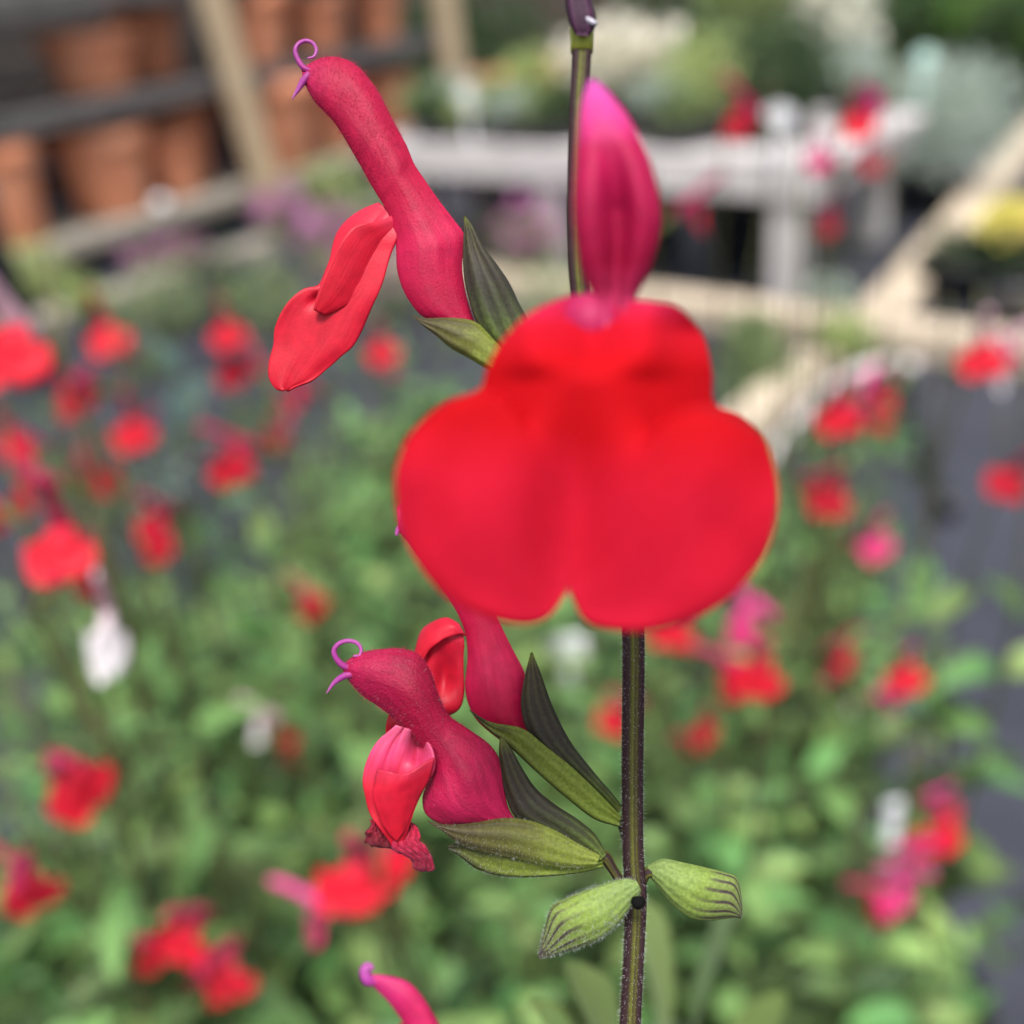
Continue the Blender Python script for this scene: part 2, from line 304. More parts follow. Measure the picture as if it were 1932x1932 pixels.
M['pink_petal'] = petal_mat('pink_petal', [(0, (.70, .05, .28)), (.5, (.78, .05, .22)), (1, (.80, .04, .18))], vein=(.6, .02, .12), vein_amt=.3)
M['bg_red'] = petal_mat('red_petal', [(0, (.60, .02, .075)), (.25, (.68, .008, .028)), (1, (.70, .008, .026))], vein=(.7, .008, .03), vein_amt=.3, sheen=.2)
M['bg_galea'] = petal_mat('crimson_hood_petal', [(0, (.48, .01, .07)), (1, (.54, .025, .11))], vein=(.4, .005, .05), vein_amt=.3)
M['purple'] = leafy_mat('magenta_blossom', (.46, .13, .36), (.60, .22, .48), scale=40, vary=.2)
M['yellow'] = leafy_mat('yellow_blossom', (.85, .76, .16), (.90, .84, .36), scale=30, vary=.03)
M['bg_stem'] = rough_mat('sage_stem', (.06, .05, .025), (.11, .12, .04), scale=60, rough=.6)
M['bg_calyx'] = rough_mat('sage_calyx', (.05, .05, .02), (.12, .15, .04), scale=200, rough=.6)
M['terracotta'] = rough_mat('terracotta', (.64, .215, .105), (.76, .34, .20), scale=9, rough=.5, bump=.2, spec=.45)
M['timber'] = rough_mat('pale_timber', (.36, .29, .21), (.58, .49, .38), scale=7, rough=.75, bump=.35, stretch=(6, 6, 6))
M['timber_grey'] = rough_mat('weathered_rail_timber', (.22, .195, .16), (.36, .33, .28), scale=30, rough=.85)
M['post'] = rough_mat('tan_timber', (.40, .30, .19), (.56, .44, .29), scale=20, rough=.75)
M['shelf'] = rough_mat('dark_shelf_timber', (.060, .056, .056), (.12, .112, .110), scale=14, rough=.6)
M['bench'] = rough_mat('silvered_bench_timber', (.42, .395, .39), (.58, .55, .545), scale=12, rough=.7)
M['plastic'] = rough_mat('black_plastic', (.012, .013, .015), (.024, .026, .032), scale=20, rough=.42, bump=.1, spec=.5)
M['soil'] = rough_mat('compost', (.012, .009, .007), (.04, .03, .022), scale=90, rough=.95, bump=.9)
M['bark'] = rough_mat('woody_stem', (.05, .04, .03), (.10, .08, .06), scale=60, rough=.9)
M['fence'] = rough_mat('brown_fence_timber', (.045, .032, .025), (.10, .075, .06), scale=10, rough=.85)
M['white_plastic'] = plain('white_plastic', (.80, .80, .84), .35, .5)
M['mint_plastic'] = plain('mint_plastic', (.55, .78, .70), .4, .5)
M['pale_hose'] = plain('pale_hose', (.62, .56, .56), .5, .3)
M['black_hose'] = plain('black_hose', (.02, .021, .026), .4, .5)
def fabric():
    m, t, b, o = nodes('weed_fabric')
    tc = t.nodes.new('ShaderNodeTexCoord')
    n1 = t.nodes.new('ShaderNodeTexNoise'); n1.inputs['Scale'].default_value = 3.5; n1.inputs['Detail'].default_value = 8; t.links.new(tc.outputs['Object'], n1.inputs['Vector'])
    r = ramp_node(t, [(0.3, (.018, .019, .027)), (.6, (.036, .038, .054)), (.8, (.055, .056, .070))]); t.links.new(n1.outputs[0], r.inputs[0]); t.links.new(r.outputs[0], b.inputs['Base Color'])
    r2 = ramp_node(t, [(0.3, (.36, .36, .36)), (.7, (.62, .62, .62))]); t.links.new(n1.outputs[0], r2.inputs[0]); t.links.new(r2.outputs[0], b.inputs['Roughness'])
    b.inputs['Specular IOR Level'].default_value = .45
    br = t.nodes.new('ShaderNodeTexBrick'); br.inputs['Scale'].default_value = 260; br.inputs['Mortar Size'].default_value = .06; t.links.new(tc.outputs['Object'], br.inputs['Vector'])
    bp = t.nodes.new('ShaderNodeBump'); bp.inputs['Strength'].default_value = .3; bp.inputs['Distance'].default_value = .001
    t.links.new(br.outputs['Fac'], bp.inputs['Height']); t.links.new(bp.outputs[0], b.inputs['Normal'])
    return m
M['fabric'] = fabric()

# ------------------------------------------------------------------ the setting: ground, bed timbers
AX = np.array([math.cos(R_(52)), math.sin(R_(52)), 0]); BX = np.array([AX[1], -AX[0], 0]); ZX = np.array([0, 0, 1.0])
n = 60; gx = np.sign(np.linspace(-1, 1, n))*np.abs(np.linspace(-1, 1, n))**2.2*90
V = []
for yv in gx:
    for xv in gx:
        r = math.hypot(xv, yv-2); h = 0.006*math.sin(7*xv+2*yv)*math.sin(5*yv-xv) if r < 8 else 0
        V.append((xv, yv+3, h-0.008))
g = obj('ground', mesh('ground', V, grid_faces(n, n, False), M['fabric'])); tag(g, 'dark slate weed fabric covering the nursery ground', 'ground', kind='structure')

def board(name, p0, p1, width, thick, mat, label=None, cat=None, group=None, parent=None, wd=None, org=None, bev=.004):
    """a plank from p0 to p1; p0, p1 lie on its top centre line"""
    p0, p1 = np.asarray(p0, float), np.asarray(p1, float); d = p1-p0; L = np.linalg.norm(d); d /= L
    wdir = np.cross(ZX, d) if wd is None else np.asarray(wd, float); wdir /= np.linalg.norm(wdir)
    up = np.cross(d, wdir)
    c = (p0+p1)/2-up*thick/2
    o0 = np.asarray(org if org is not None else (0, 0, 0), float)
    if parent is None: o0 = c
    Vv, Fv, _ = box_data(c-o0, d*L/2, wdir*width/2, up*thick/2, bev=bev)
    o = obj(name, mesh(name, Vv, Fv, mat, smooth=False), parent)
    if parent is None: o.location = Vector(o0); tag(o, label, cat, group)
    return o
K = gnd(1650, 600, .05)
board('bed_edging', K-BX*1.55+ZX*0, K+BX*1.6, .085, .062, M['timber'], 'long pale timber bed edging in front of the white bench legs', 'timber', 'timber bed edgings')
K3 = gnd(1934, 262, .05)-K; K3 /= np.linalg.norm(K3)
board('bed_edging', K+K3*.05+ZX*.006, K+K3*4.2+ZX*.006, .095, .066, M['timber'], 'pale timber bed edging running away beside the silver bush', 'timber', 'timber bed edgings')
K2 = gnd(1565, 645, .05)
board('bed_edging', K2-AX*.045, K2-AX*.95, .07, .06, M['timber'], 'short pale timber running toward the camera from the long edging', 'timber', 'timber bed edgings')
RL = gnd(350, 500, .03)
board('bed_edging', RL-AX*.95, RL+AX*1.0, .085, .055, M['timber_grey'], 'weathered grey brown timber rail on the ground before the pot shelves', 'timber', 'timber bed edgings')

# ------------------------------------------------------------------ shelving rack with terracotta pots
S0 = gnd(350, 500, 0)-BX*.2
def sp(t, z, back=0.0): return S0+AX*t-BX*back+ZX*z
rack = empty('pot_shelving', sp(.4, 0, .18), 'dark timber shelving rack holding terracotta pots', 'shelving')
org = np.array(rack.location)
for z, th, m_ in ((.115, .05, M['timber_grey']), (.455, .055, M['shelf']), (.745, .06, M['shelf'])):
    for kb in range(3):
        bo = board('shelf_board', sp(-1.1, z-.001*kb, .055+.118*kb), sp(1.62, z-.001*kb, .055+.118*kb), .112, th if kb == 0 else .03, m_, parent=rack, org=org)
for t0, t1 in ((.40, .50), (1.50, 1.52)):        # leaning front posts
    a_, b_ = sp(t0-.055, 1.02, -.045), sp(t1, 0.0, -.03)
    board('front_post', b_-BX*0, a_, .085, .05, M['post'], parent=rack, org=org, wd=AX)
for t0 in (-1.05, .42, 1.55):
    board('back_post', sp(t0, 0, .39), sp(t0, 1.02, .39), .06, .05, M['shelf'], parent=rack, org=org, wd=AX)
for zz in (.07, .18, .29, .40, .51, .62, .73, .84, .95):
    board('back_slat', sp(-1.1, zz, .43), sp(1.62, zz, .43), .10, .02, M['shelf'], parent=rack, org=org, wd=ZX)
def pot_prof(r, h): return [(r*.70, 0), (r*.72, .004), (r*.90, h*.76), (r*.905, h*.78), (r*1.0, h*.79), (r*1.015, h*.80), (r*1.02, h*.985), (r*1.0, h), (r*.92, h), (r*.905, h*.97), (r*.84, h*.70), (r*.66, .02)]
pot_meshes = {}
def terracotta(t, z, back, r, h, label, tilt=0):
    key = (r, h)
    if key not in pot_meshes: pot_meshes[key] = mesh('terracotta_pot', *lathe_data(pot_prof(r, h), 36)[:2], M['terracotta'])
    o = obj('terracotta_pot', pot_meshes[key]); p = sp(t, z, back); o.location = Vector(p); o.rotation_euler = (0, tilt, random.uniform(0, 6))
    tag(o, label, 'pot', 'terracotta pots on the shelving'); return o
low, mid = .117, .457
terracotta(-.31, low, .13, .125, .27, 'terracotta pot at the left photo edge on the lower shelf')
terracotta(.06, low, .17, .150, .245, 'large terracotta pot on the lower shelf, left of the tan post')
terracotta(.30, low, .15, .090, .19, 'small terracotta pot tucked against the left of the tan post, lower shelf')
terracotta(.74, low, .15, .175, .295, 'widest terracotta pot on the lower shelf, right of the tan post')
terracotta(1.04, low, .18, .125, .24, 'lower shelf terracotta pot half hidden by the upright red flower')
terracotta(1.34, low, .18, .115, .22, 'lower shelf terracotta pot nearest the far post')
terracotta(-.42, mid, .16, .115, .14, 'shaded terracotta pot at the left edge of the upper shelf')
terracotta(.12, mid, .20, .150, .165, 'broad shaded terracotta pot on the upper shelf, left of the tan post')
terracotta(.70, mid, .12, .125, .22, 'upper shelf terracotta pot just right of the tan post')
terracotta(.99, mid, .13, .115, .19, 'upper shelf terracotta pot above the curled flower tip')
terracotta(1.30, mid, .13, .105, .18, 'upper shelf terracotta pot beside the far tan post')
terracotta(.46, low, .30, .11, .25, 'back row terracotta pot directly behind the tan post')
terracotta(.93, low, .33, .11, .26, 'back row terracotta pot behind the widest pot')
terracotta(.40, mid, .28, .11, .20, 'back row terracotta pot behind the tan post, upper shelf')
terracotta(.86, mid, .31, .10, .22, 'back row terracotta pot between two upper shelf pots')
for k, (t, r, lab) in enumerate(((1.86, .12, 'terracotta pot standing on the ground past the far post'), (2.2, .13, 'outermost terracotta pot on the ground past the shelving'))):
    o = obj('terracotta_pot', mesh('terracotta_pot', *lathe_data(pot_prof(r, .27), 36)[:2], M['terracotta'])); o.location = Vector(sp(t, 0, .05)); tag(o, lab, 'pot', 'terracotta pots on the ground')
bd = obj('highlight_blob', mesh('highlight_blob', *lathe_data([(.004, 0), (.018, .004), (.024, .016), (.018, .03), (.006, .036)], 14)[:2], M['white_plastic'])); bd.location = Vector(sp(.13, .116, .03)); tag(bd, 'small white blob added as a highlight on the front of the lowest shelf', 'highlight')  # white blob added to stand in for a highlight on the shelf board
# leaning dark post at the left edge
pa, pb = gnd(70, 700, 0), pt(-55, 360, 2.0)
dp = empty('leaning_post', pa, 'dark grey pole leaning at the left photo edge', 'pole')
obj('shaft', mesh('shaft', *[q for q in tube_data([np.zeros(3), (pb-pa)*.5, pb-pa], [.034, .034, .034], 14)][:2], M['black_hose']), dp)
obj('collar', mesh('collar', *tube_data([(pb-pa)*.93, (pb-pa)*1.0], [.040, .040], 14)[:2], M['black_hose'], False), dp)

# ------------------------------------------------------------------ bench with nursery plants
LEG = gnd(1485, 565, 0); BT = .315
bench = empty('display_bench', LEG, 'low silvery timber bench crowded with nursery plants', 'bench'); borg = LEG
def bp_(s, t, z): return LEG-BX*s+AX*t+ZX*z
for s in (0, .62, 1.08):
    for t in (0, .53):
        c = bp_(s, t+.0, .115)
        Vv, Fv, _ = box_data(c-borg, BX*.034, AX*.034, ZX*.1145, bev=.004)
        obj('leg', mesh('leg', Vv, Fv, M['bench'], False), bench)
for t in (-.02, .55):
    board('apron', bp_(-.06, t, .275), bp_(1.14, t, .275), .088, .03, M['bench'], parent=bench, org=borg, wd=ZX)
for s in (-.075, 1.155):
    board('apron', bp_(s, -.04, .272), bp_(s, .57, .272), .085, .026, M['bench'], parent=bench, org=borg, wd=ZX)
for k in range(7):
    t = -.005+.092*k
    board('top_slat', bp_(-.10, t, BT+.001*(k % 2)), bp_(1.18, t, BT+.001*(k % 2)), .086, .022, M['bench'], parent=bench, org=borg)

def leaf_cloud(V, F, c, rad, count, size, rn, flat=0.0, shell=.35, lean=.6, asp=.42, zmin=-1e9):
    """count leaf-sized folded faces spread through an ellipsoid"""
    for _ in range(count):
        d = rn.normal(size=3); d /= np.linalg.norm(d); d[2] = abs(d[2])*(.9)+.02 if flat else d[2]
        k = 1-shell*rn.random()**1.5
        p = np.asarray(c)+d*np.asarray(rad)*k*(1+.12*math.sin(5*d[0]+3*d[1])+.10*math.sin(7*d[1]+4*d[2]))
        if p[2] < zmin: continue
        ax = d*lean+rn.normal(size=3)*.6+np.array([0, 0, .25]); ax /= np.linalg.norm(ax)
        b = np.cross(ax, rn.normal(size=3)); b /= np.linalg.norm(b); nn = np.cross(ax, b)
        L = size*rn.uniform(.6, 1.35); W = L*asp
        o = len(V)
        V += [p, p+ax*L*.5+b*W*.5+nn*W*.15, p+ax*L, p+ax*L*.5-b*W*.5+nn*W*.15, p+ax*L*.5]
        F += [(o, o+4, o+1), (o+1, o+4, o+2), (o, o+3, o+4), (o+3, o+2, o+4)]
nursery_pot_mesh = {}
def nursery_pot(loc, r, h, label, group, mat='plastic'):
    key = (r, h, mat)
    if key not in nursery_pot_mesh:
        nursery_pot_mesh[key] = (mesh('wall', *lathe_data([(r*.74, 0), (r*.76, .003), (r*.95, h*.9), (r*1.03, h*.905), (r*1.04, h), (r*.97, h), (r*.93, h*.9), (r*.72, .01)], 28)[:2], M[mat]),
                                 mesh('compost', *lathe_data([(r*.925, h*.86), (r*.6, h*.885), (r*.15, h*.90)], 24)[:2], M['soil']))
    e = empty('nursery_pot', loc, label, 'pot', group)
    obj('wall', nursery_pot_mesh[key][0], e); obj('compost', nursery_pot_mesh[key][1], e); return e
def bush(name, label, cat, base, crowns, leaf_mat_, count, size, blooms=None, group=None, asp=.42, stems=7, lean=.6):
    """base: soil point; crowns: list of (offset, radii)"""
    rn = np.random.default_rng(abs(hash(label)) % 9999 if False else sum(map(ord, label)))
    e = empty(name, base, label, cat, group)
    V, F = [], []
    for c, rad in crowns: leaf_cloud(V, F, c, rad, count//len(crowns), size, rn, shell=.75, asp=asp, lean=lean, zmin=.004)
    tag(obj('foliage', mesh('foliage', V, F, leaf_mat_), e), kind='stuff')
    mb = MB()
    for k in range(stems):
        c, rad = crowns[k % len(crowns)]; tip = np.asarray(c)+rn.normal(size=3)*np.asarray(rad)*.35
        b0 = np.array([rn.uniform(-.008, .008), rn.uniform(-.008, .008), -.01])
        mb.add(*tube_data(spline([b0, (b0+tip)*.5+rn.normal(size=3)*.01, tip], 6), np.linspace(.003, .0012, 6), 5))
    obj('stem', mb.me('stem', M['bark']), e)
    if blooms:
        bm_, bc, bs, crown_i = blooms
        V, F = [], []
        for ci in crown_i:
            c, rad = crowns[ci]; c2 = np.asarray(c)+np.array([0, 0, rad[2]*.45]); leaf_cloud(V, F, c2, np.asarray(rad)*np.array([1.0, 1.0, .75]), bc//len(crown_i), bs, rn, shell=.6, asp=.85, zmin=.004)
        tag(obj('blossom', mesh('blossom', V, F, M[bm_]), e), kind='stuff')
    return e
BG = 'nursery plants on the bench'; PG = 'black pots on the bench'
def bench_plant(u, v, r, h, crowns, mat, count, size, label, plabel, blooms=None, asp=.42, name='potted_plant', lean=.6):
    p = gnd(u, v, BT+.003); nursery_pot(p, r, h, plabel, PG)
    crowns = [((c[0], c[1], c[2]*.62), (r_[0]*.95, r_[1]*.95, r_[2]*.78)) for c, r_ in crowns]
    return bush(name, label, 'plant', p+ZX*(h*.9), crowns, M[mat], count, size, blooms, BG, asp, lean=lean)
bench_plant(815, 250, 0.060, .055, [((0, 0, .05), (.085, .085, .055))], 'leaf_mid', 700, .022, 'low green plant at the left end of the bench', 'small black pot at the left end of the bench')
bench_plant(860, 246, 0.060, .055, [((0, 0, .055), (.09, .09, .065))], 'leaf_grey', 700, .020, 'grey green mound second from the bench left end', 'small black pot second from the bench left end')
bench_plant(930, 258, 0.060, .055, [((0, 0, .06), (.09, .09, .07))], 'leaf_mid', 800, .022, 'mid green mound between the grey mound and lime plant', 'small black pot below the mid green mound')
bench_plant(1005, 250, .065, .08, [((0, 0, .08), (.09, .09, .09))], 'leaf_lime', 800, .022, 'lime green plant left of the dark flower stem', 'small black pot under the lime green plant')
bench_plant(1062, 264, 0.060, .055, [((0, 0, .05), (.08, .08, .06))], 'leaf_dark', 700, .020, 'dark green low plant behind the dark flower stem', 'small black pot behind the dark flower stem')
bench_plant(1175, 258, .065, .07, [((0, 0, .10), (.10, .10, .10)), ((.01, .02, .14), (.15, .12, .11))], 'leaf_mid', 900, .020, 'cream flowered plant right of the stem top', 'black pot under the cream flowered plant', ('cream', 800, .032, [0, 1]))
bench_plant(1250, 270, .060, .085, [((0, 0, .05), (.085, .085, .06))], 'leaf_grey', 700, .018, 'small greyish plant under the cream flowers', 'black pot under the small greyish plant')
bench_plant(1325, 266, .065, .07, [((0, 0, .12), (.10, .10, .13))], 'leaf_lime', 1000, .020, 'soft lime green bush in the middle of the bench', 'black pot under the soft lime green bush')
bench_plant(1400, 205, .065, .07, [((0, 0, .16), (.13, .12, .17)), ((.02, .05, .33), (.12, .10, .09))], 'leaf_mid', 1500, .022, 'tall airy plant with cream yellow tops at the bench rear', 'black pot at the rear under the tall airy plant', ('leaf_lime', 900, .02, [1]))
bench_plant(1482, 262, .065, .07, [((0, 0, .14), (.12, .12, .14))], 'leaf_dark', 1300, .022, 'dark green bush beside the round white label', 'black pot under the dark green bush')
bench_plant(1570, 195, .065, .07, [((0, 0, .14), (.10, .10, .14)), ((0, .02, .27), (.10, .09, .07))], 'leaf_grey', 1000, .02, 'grey green bush topped with white blossom', 'black pot under the white blossomed bush', ('cream', 260, .03, [0, 1]))
bench_plant(1610, 225, .06, .08, [((0, 0, .07), (.085, .085, .07))], 'leaf_grey', 800, .018, 'small silver plant near the right end of the bench', 'small black pot near the right end of the bench')
for u, v, mt_, lab in ((825, 262, 'leaf_dark', 'tiny dark plant at the bench front left'), (895, 262, 'leaf_lime', 'tiny yellow green plant at the bench front left'), (968, 266, 'leaf_grey', 'tiny grey plant at the bench front before the lime plant'), (1035, 268, 'leaf_mid', 'tiny green plant at the bench front left of the stem'),
                       (1120, 262, 'leaf_dark', 'tiny dark plant at the bench front right of the stem'), (1285, 276, 'leaf_mid', 'tiny green plant at the bench front below the lime bush'), (1420, 268, 'leaf_dark', 'tiny dark plant left of the round white label')):
    bench_plant(u, v, .05, .05, [((0, 0, .05), (.065, .065, .055))], mt_, 420, .02, lab, 'black pot of the '+lab)
# big silver bush standing on the ground beyond the bench end
p = gnd(1742, 400, 0); nursery_pot(p, .10, .14, 'large black pot under the big silver bush', 'black pots on the ground')
bush('silver_bush', 'big silvery lavender like bush beyond the right bench end', 'bush', p+ZX*.12, [((.02, 0, .09), (.20, .18, .12)), ((.07, .05, .16), (.16, .15, .10)), ((-.09, -.02, .13), (.13, .12, .10))], M['leaf_grey'], 3000, .055, asp=.11, lean=1.6)
for u, v, r, h, rad, mt_, lab, pl_ in ((1880, 300, .10, .16, .16, 'leaf_dark', 'dark shrub at the right photo edge behind the silver bush', 'black pot of the dark shrub at the right photo edge'),):
    p = gnd(u, v, 0)+np.array([.25, .55, 0]); nursery_pot(p, r, h, pl_, 'black pots on the ground'); bush('shrub', lab, 'shrub', p+ZX*h*.9, [((0, 0, .16), (rad, rad, .16))], M[mt_], 1500, .03)
# label disc and mint tag
def plant_label(u, v, z, w, h, mat, label):
    p = gnd(u, v, z); e = empty('plant_label', p-ZX*.07, label, 'label')
    V, F = [], []
    pr = [(math.cos(a)*w, math.sin(a)*h+.075) for a in np.linspace(0, 2*math.pi, 24, endpoint=False)]
    V = [(x, -.0015, zz) for x, zz in pr]+[(x, .0015, zz) for x, zz in pr]; n_ = len(pr)
    F = [tuple(range(n_)), tuple(range(2*n_-1, n_-1, -1))]+[(i, (i+1) % n_, n_+(i+1) % n_, n_+i) for i in range(n_)]
    obj('plate', mesh('plate', V, F, M[mat], False), e)
    obj('stake', mesh('stake', *box_data((0, .003, .02), (.006, 0, 0), (0, .0015, 0), (0, 0, .055))[:2], M[mat], False), e)
plant_label(1468, 228, .40, .034, .026, 'white_plastic', 'round white plant label on the bench by the dark bush')
plant_label(882, 190, .42, .022, .032, 'white_plastic', 'pale upright plant label among the low plants on the bench')
plant_label(1745, 112, .42, .028, .022, 'mint_plastic', 'pale mint plant label above the silver bush')
# dark stock below the bench
for k, (s, t, r, h, lab) in enumerate(((.25, .3, .10, .14, 'black pot stored under the bench near the front leg'), (.55, .35, .10, .14, 'black pot stored under the middle of the bench'), (.9, .3, .10, .15, 'black pot stored under the bench by the second leg'), (1.35, .3, .09, .14, 'black pot stored deep under the bench left end'))):
    nursery_pot(bp_(s, t, 0), r, h, lab, 'pots under the bench')
# purple flowered plants in front of the bench and shelving
for u, v, z, rad, nb, lab in ((925, 395, .12, (.07, .07, .08), 160, 'purple flowered plant under the left of the bench'), (545, 420, .08, (.08, .08, .07), 220, 'magenta flowered plant at the foot of the widest pot'), (490, 330, .10, (.06, .06, .10), 160, 'magenta flower sprays in front of the widest pot'),
                               (640, 470, .08, (.09, .09, .08), 200, 'pink purple plant beside the grey timber rail'), (330, 480, .05, (.12, .08, .04), 160, 'low purple plant between rail and shelving'), (1000, 500, .10, (.09, .09, .10), 150, 'pale pink purple plant left of the bench second leg'), (750, 560, .08, (.10, .09, .09), 130, 'loose mauve plant behind the side view flower')):
    p = gnd(u, v+40, 0); bush('flowering_plant', lab, 'plant', p, [((0, 0, z), rad)], M['leaf_mid'], 420, .022, ('purple', nb, .020, [0]), 'purple flowered plants')
for u, v, rad, mt_, lab in ((75, 545, .10, 'leaf_lime', 'lime green plant by the leaning pole'), (170, 565, .05, 'leaf_lime', 'small yellow green tuft on the grey rail'), (640, 380, .12, 'leaf_lime', 'pale green plant between shelving and bench'), (700, 430, .12, 'leaf_mid', 'mid green plant in front of the bench left end'),
                            (1080, 640, .12, 'leaf_mid', 'green plant behind the large front flower'), (1420, 640, .05, 'leaf_mid', 'small green weed before the long timber edging'), (1440, 720, .055, 'leaf_mid', 'small green weed beside the short timber'), (1585, 650, .05, 'leaf_lime', 'pale weed at the timber corner'), (1560, 570, .05, 'leaf_grey', 'pale tuft growing by the bench front leg'),
                            (330, 600, .09, 'leaf_mid', 'green plant just before the grey rail'), (430, 560, .10, 'leaf_dark', 'dark green plant before the grey rail'), (520, 590, .09, 'leaf_mid', 'leafy plant below the side view flower lip')):
    p = gnd(u, v+30, 0); bush('small_plant', lab, 'plant', p, [((0, 0, rad*.8), (rad, rad, rad*.9))], M[mt_], 420, .024, None, 'small green plants')
# right hand bed: black pots, plant, yellow bloom
for k, (u, v, r, h, lab) in enumerate(((1800, 560, .085, .09, 'squat black pot in the right bed beside the pale edging'), (1925, 640, .085, .08, 'squat black pot at the right photo edge below the yellow bloom'), (1895, 565, .085, .08, 'black pot under the yellow flowering plant'))):
    nursery_pot(gnd(u, v, 0), r, h, lab, 'black pots in the right bed')
p = gnd(1895, 565, 0)+ZX*.07
bush('yellow_flower_plant', 'green plant with a bright yellow bloom in the right bed', 'plant', p, [((.02, 0, .03), (.10, .09, .05)), ((-.01, -.01, .085), (.042, .042, .032))], M['leaf_dark'], 700, .026, ('yellow', 700, .030, [1]))
p = gnd(1800, 560, 0)+ZX*.08
bush('small_plant', 'small dull red and green plant in the squat black pot', 'plant', p, [((0, 0, .03), (.07, .07, .04))], M['leaf_dark'], 300, .022, None, 'small green plants')
# hoses
def hose(pix, r, mat, label):
    P = spline([gnd(u, v, r) for u, v in pix], 40); o = obj('hose', mesh('hose', *tube_data(P-P[0], r, 12)[:2], M[mat])); o.location = Vector(P[0]); tag(o, label, 'hose', 'hoses on the ground')
hose([(1440, 870), (1492, 815), (1535, 755), (1595, 712), (1665, 690), (1730, 690)], .013, 'pale_hose', 'pale pinkish white hose curving over the fabric on the right')
hose([(1690, 690), (1722, 745), (1752, 840), (1778, 915), (1792, 960)], .016, 'black_hose', 'black hose lying across the grey fabric on the right')
# hedge and fence far behind
def hedge():
    p1, p2 = gnd(1545, 150), gnd(1975, 245); d = p2-p1; d /= np.linalg.norm(d); nb = np.array([-d[1], d[0], 0])
    nb = nb if nb[1] > 0 else -nb; L0, L1, Dp, Hz = -.1, np.linalg.norm(p2-p1)+1.3, 1.7, .37
    e = empty('hedge', p1, 'low clipped dark green hedge at the top right', 'hedge'); rn = np.random.default_rng(5); V, F = [], []
    for _ in range(13000):
        f = rn.random(); x = rn.uniform(L0, L1)
        if f < .42: p = d*x+ZX*rn.uniform(.02, Hz); nn = -nb+ZX*.2
        elif f < .92: p = d*x+nb*rn.uniform(0, Dp)+ZX*Hz; nn = ZX*1.0-nb*.2
        else: p = d*L0+nb*rn.uniform(0, Dp)+ZX*rn.uniform(.02, Hz); nn = -d+ZX*.2
        p = p+nn*(.03*math.sin(5*x+1)+.03*math.sin(11*p[2]+7*x)+rn.uniform(-.03, .03))
        ax = nn+rn.normal(size=3)*.7; ax /= np.linalg.norm(ax); b = np.cross(ax, rn.normal(size=3)); b /= np.linalg.norm(b); L = rn.uniform(.03, .06); o = len(V)
        V += [p, p+ax*L*.5+b*L*.28, p+ax*L, p+ax*L*.5-b*L*.28]; F += [(o, o+1, o+2, o+3)]
    tag(obj('foliage', mesh('foliage', V, F, M['leaf_hedge']), e), kind='stuff')
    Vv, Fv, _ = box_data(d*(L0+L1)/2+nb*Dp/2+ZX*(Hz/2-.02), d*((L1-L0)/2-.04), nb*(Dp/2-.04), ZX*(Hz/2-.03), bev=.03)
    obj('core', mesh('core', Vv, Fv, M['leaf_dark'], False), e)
hedge()
fe = empty('timber_fence', (-.6, 6.6, 0), 'dark brown vertical board fence behind the bench', 'fence')
for k in range(48):
    x = -2.9+.165*k; hgt = 1.25+.01*random.random(); yy = -.012 if k % 2 else .012
    Vv, Fv, _ = box_data((x, yy, hgt/2), (.078, 0, 0), (0, .010, 0), (0, 0, hgt/2), bev=.003)
    obj('board', mesh('board', Vv, Fv, M['fence'], False), fe)
for zz in (.3, 1.0):
    obj('rail', mesh('rail', *box_data((.98, .062, zz), (3.98, 0, 0), (0, .035, 0), (0, 0, .04), bev=.004)[:2], M['fence'], False), fe)
fe.rotation_euler = (0, 0, R_(4))
for k, (x, y, lab) in enumerate(((.0, 5.2, 'dark shrub behind the bench left half'), (.9, 5.0, 'dark shrub behind the cream flowered plant'), (1.7, 4.9, 'dark shrub behind the bench right half'), (-.55, 5.6, 'dark shrub behind the far shelf post'))):
    bush('shrub', lab, 'shrub', (x, y, 0), [((0, 0, .30), (.42, .35, .30))], M['leaf_dark'], 1500, .06, None, 'dark shrubs behind the bench')

# ------------------------------------------------------------------ sage leaves and background flowers
def leaf_mesh(name, L, W, fold, droop, mat, seed):
    rn = random.Random(seed); nr, nc = 8, 5; V = []; UV = []
    for i in range(nr):
        s = i/(nr-1); wd = W*math.sin(math.pi*min(1, s*.93+.045))**.75*(1-.18*s); ph = rn.uniform(-.04, .04)
        for j in range(nc):
            t = j/(nc-1)*2-1
            V.append((t*wd/2, s*L, abs(t)*wd*.5*fold-droop*L*s*s+.03*W*math.sin(9*s+3*t+seed)*abs(t)+ph*W*.2)); UV.append((s, j/(nc-1)))
    return mesh(name, V, grid_faces(nr, nc, False), mat, True, UV)
SAGE_LEAF = [leaf_mesh('leaf', 1.0, .46+.05*k, .30+.12*k, .10+.10*k, M['leaf'], k) for k in range(4)]
FRESH_LEAF = [leaf_mesh('leaf', 1.0, .50+.05*k, .2+.1*k, .06+.06*k, M['leaf_bright'], k+10) for k in range(3)]
BLUE_LEAF = [leaf_mesh('leaf', 1.0, .55+.05*k, .2+.1*k, .15+.1*k, M['leaf_blue'], k+20) for k in range(3)]
def place_leaf(parent, me, p, direction, size, roll, org=None, name='leaf'):
    o = bpy.data.objects.new(name, me); COL.objects.link(o); o.parent = parent
    y = Vector(direction).normalized(); x = y.cross(Vector((0, 0, 1)))
    if x.length < 1e-3: x = Vector((1, 0, 0))
    x.normalize(); z = x.cross(y)
    R = Matrix((x, y, z)).transposed() @ Matrix.Rotation(roll, 3, 'Y')
    Mx = R.to_4x4() @ Matrix.Diagonal((size, size, size, 1)); Mx.translation = Vector(p); o.matrix_basis = Mx
    return o
